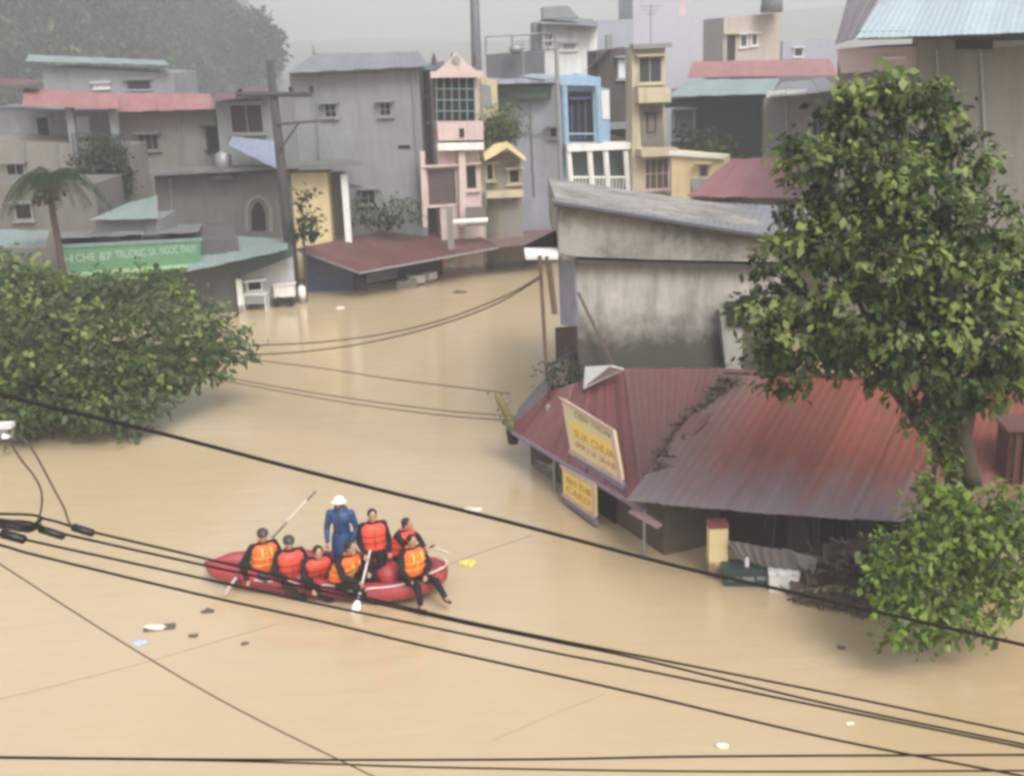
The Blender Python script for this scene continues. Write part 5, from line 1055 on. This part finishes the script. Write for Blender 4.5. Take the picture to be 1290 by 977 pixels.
# ------------------------------------------------------------------ floating litter
def bag(lab, px, py, size, mat, seed, g=None):
    rr = random.Random(seed); m = MB(); c = G(px, py, .02)
    for k in range(3):
        o_ = np.array([rr.uniform(-.4, .4) * size, rr.uniform(-.2, .2) * size, 0]); m.ell(c + o_, (size * rr.uniform(.3, .6), size * rr.uniform(.25, .45), size * .18), nu=9, nv=6, jit=.22)
    o = m.build('floating_bag', mat, None); tag(o, lab, 'litter', g); return o
PLW = paint('plastic_white', (.78, .74, .64), .4); PLB = paint('plastic_blue', (.45, .55, .72), .4); PLY = paint('plastic_yellow', (.72, .66, .12), .4); DKL = paint('dark_litter', (.12, .10, .07), .7)
t = empty('floating_plank', 'dark plank with a pale scrap floating left of the boat', 'litter'); c = G(201, 790, .03)
MB().box(c, (.62, .16, .07), .15).build('board', DKL, t); MB().ell(c + (-.1, -.05, .04), (.22, .1, .05), jit=.25, nu=9, nv=6).build('scrap', PLW, t)
bag('pale blue plastic bag floating beside the dark plank', 172, 810, .28, PLB, 2); bag('yellow plastic bag afloat to the right of the bow', 592, 708, .32, PLY, 3)
bag('white scrap on the water beneath the thick cable, behind the boat', 597, 641, .3, PLW, 4); bag('small white float far out in front of the blue shack', 427, 388, .28, PLW, 5)
bag('small white cup-like scrap in the bottom corner below the bush', 1072, 911, .10, PLW, 6); bag('thin pale scrap between the lowest cables', 912, 938, .2, PLW, 7)
bag('brown leafy scrap near the stern', 264, 769, .2, DKL, 8); bag('brown wisp floating below the stern', 246, 800, .16, DKL, 9); bag('small brown scrap below the boat middle', 307, 810, .14, DKL, 10)
bag('pale scrap beside the tarpaper shack', 634, 328, .55, PLW, 12); bag('brown scrap on the far current', 580, 368, .5, DKL, 13); bag('tan scrap afloat past the bush tip', 1062, 815, .14, DKL, 14)
t = empty('foam_heap', 'heap of white foam boxes floating in front of the dark shack front', 'rubbish'); 
for k, (px, py, w) in enumerate(((516, 357, .7), (524, 351, .8), (533, 350, .7), (541, 347, .6), (508, 359, .4))): c = G(px, py, .15 + .12 * (k % 2)); MB().box(c, (w, .5, .35), .3 * k).build('foam_box', WHITE if k % 2 else WHITEP, t)

# ------------------------------------------------------------------ overhead cables
def matte(m, v=.15):
    m.node_tree.nodes['Principled BSDF'].inputs['Specular IOR Level'].default_value = v; return m
WB = paint('cable_black', (.012, .010, .010), .5, .1); WG = paint('cable_brown_grey', (.10, .08, .06), .6, .1)
matte(WB); matte(WG); matte(BLACKC, .2); matte(DARKWOOD, .2); matte(DARK, .1)
def cable(lab, pts, r, mat=WB, group='overhead cables crossing above the water'):
    P = spline([D(*p) for p in pts], 6); o = MB().tube(P, r, 7).build('overhead_cable', mat, None, True); return tag(o, lab, 'cable', group)
def yr(L, y0, y1):
    x0, x1 = L[0][0], L[-1][0]; return [(x, y, y0 + (y1 - y0) * (x - x0) / (x1 - x0)) for x, y in L]
cable('thickest black cable, running from mid-left down across the boat picture to the bush', yr([(-120, 470), (0, 497), (200, 545), (400, 597), (640, 657), (850, 712), (1000, 746), (1290, 812), (1420, 842)], 6.2, 6.6), .0115)
cB = cable('topmost of the bundled cables, passing over the stern of the boat', yr([(-330, 652), (0, 647), (60, 654), (110, 668), (250, 701), (400, 737), (560, 776), (700, 805), (803, 825), (1047, 873), (1290, 924), (1420, 951)], 7, 7.4), .0085)
cC = cable('second of the bundled cables, twisting close under the topmost one', yr([(-330, 650), (0, 655), (45, 662), (75, 671), (250, 710), (400, 742), (560, 779), (700, 808), (803, 829), (1047, 887), (1290, 937), (1420, 965)], 7.1, 7.5), .0085)
cD = cable('third of the bundled cables, crossing just below the stern tip', yr([(-330, 650), (0, 672), (30, 679), (250, 727), (400, 760), (560, 793), (700, 822), (803, 842), (1047, 892), (1290, 941), (1420, 968)], 6.9, 7.3), .0085)
cE = cable('lowest cable of the sloping bundle, passing clear below the boat', yr([(-330, 600), (-120, 655), (0, 686), (50, 700), (250, 748), (400, 781), (560, 819), (803, 873), (1047, 930), (1284, 976), (1420, 1005)], 6.8, 7.2), .0088)
cable('upper of the two level cables along the bottom', yr([(-120, 951), (0, 953), (300, 956), (645, 956), (900, 952), (1290, 950), (1420, 949)], 6, 6), .007)
cable('lower of the two level cables along the bottom', yr([(-120, 952), (0, 954), (250, 957), (400, 961), (560, 966), (900, 971), (1290, 970), (1420, 970)], 6, 6), .006)
cable('thin cable sloping steeply down through the lower left water', yr([(-60, 670), (0, 710), (160, 812), (300, 893), (470, 977), (560, 1020)], 9, 8.5), .0072, WG)
for i, (L, lb) in enumerate((([(683, 346), (640, 371), (560, 402), (480, 421), (400, 431), (320, 435)], 'upper sagging service wire from the concrete building post'), ([(683, 349), (620, 385), (540, 413), (460, 432), (380, 443), (310, 447)], 'lower sagging service wire from the concrete building post'),
                             ([(290, 450), (400, 463), (500, 478), (640, 495)], 'faint wire reaching the shop corner plant'), ([(260, 470), (350, 487), (450, 503), (560, 517), (650, 524)], 'upper of two faint wires ending at the shop eave'), ([(255, 474), (350, 492), (450, 509), (560, 523), (652, 530)], 'lower of two faint wires ending at the shop eave'))):
    cable(lb, yr(L, 30.3, 37) if i < 2 else yr(L, 37, 29.5), .022 if i < 2 else .017, WG, 'thin wires strung over the far water')
cable('very thin pale line rising from the lower left towards the boat', yr([(-60, 894), (0, 880), (160, 840), (350, 785)], 13, 14.5), .0045, paint('cable_pale', (.30, .23, .16), .7), 'thin wires strung over the far water')  # this and the next two: short pale tubes above the water, ends free
cable('very thin pale line between the yellow bag and the corner shop post', yr([(558, 713), (610, 694), (670, 674)], 20, 23), .007, paint('cable_pale', (.30, .23, .16), .7), 'thin wires strung over the far water')
cable('very thin pale line low in the middle of the water', yr([(620, 932), (700, 898), (760, 874)], 14, 15), .004, paint('cable_pale', (.30, .23, .16), .7), 'thin wires strung over the far water')
def splice(px0, py0, px1, py1, Y, par, r=.026):
    a, b = D(px0, py0, Y), D(px1, py1, Y); MB().tube([a, a + (b - a) * .08, a + (b - a) * .92, b], [r * .5, r, r, r * .5], 10).build('splice_sleeve', BLACKRUB, par, True)
splice(90, 663, 119, 672, 7.03, cB); splice(48, 665, 82, 676, 7.13, cC); splice(0, 671, 33, 680, 6.93, cD, .03)
t = empty('cable_joint', 'tangled black taped cable joint at the pole clamp', 'cable joint')
m = MB(); g_ = random.Random(4)
for k in range(7): m.tube(spline([D(-30, 655 + g_.uniform(-8, 8), 7.1), D(10, 661 + g_.uniform(-7, 7), 7.1), D(34, 664 + g_.uniform(-6, 6), 7.1), D(52, 656 + g_.uniform(-4, 8), 7.1)], 5), .009, 6)
m.build('taped_bundle', BLACKRUB, t, True)
for nm, L in (('drop lead from the white clamp down to the taped joint, the inner one', [(8, 548), (24, 575), (42, 598), (52, 618), (52, 640), (47, 657)]), ('drop lead from the white clamp down to the splice, the outer one', [(22, 546), (38, 562), (52, 585), (66, 612), (80, 638), (86, 655), (92, 665)])):
    P = spline([D(x, y, 7.05) for x, y in L], 5); tag(MB().tube(P, .007, 7).build('drop_lead', WG, None, True), nm, 'cable')
t = empty('pole_clamp', 'small white and grey metal clamp on a crossarm end above the taped joint', 'clamp')
a, b = D(-330, 554, 7.05), D(12, 541, 7.05); MB().tube([a, b], .03, 8).build('crossarm_end', STEEL, t); MB().box((b + (-.02, 0, .03)), (.09, .07, .03)).build('clamp_plate', WHITE, t)
MB().tube([b + (-.03, 0, -.05), b + (-.03, 0, .0)], [.03, .022], 10).build('insulator', WHITEP, t); MB().tube([D(14, 540, 7.05), D(16, 552, 7.05)], .006, 6).build('bolt', STEEL, t)
# the near pole that carries them, just outside the frame
t = empty('near_pole', 'concrete pole just beyond the frame that carries the bundled cables', 'pole')
c = D(-330, 600, 7.1); MB().tube([(c[0], c[1], -1), (c[0], c[1], 12)], [.17, .12], 14).build('shaft', CONC, t, True)

# ------------------------------------------------------------------ rain haze
m, nt, bs = newmat('rain_haze'); nt.nodes.remove(bs); out = [n for n in nt.nodes if n.type == 'OUTPUT_MATERIAL'][0]
pv = nt.nodes.new('ShaderNodeVolumePrincipled'); pv.inputs['Color'].default_value = (.92, .96, 1.0, 1); pv.inputs['Density'].default_value = 0.0016; pv.inputs['Anisotropy'].default_value = 0.0
nt.links.new(pv.outputs[0], out.inputs['Volume'])
o = MB().box((0, 435, 35), (1420, 940, 80)).build('haze', m); tag(o, 'thin grey rain haze hanging over the whole flooded town', 'haze', kind='stuff')

print(PLOG)
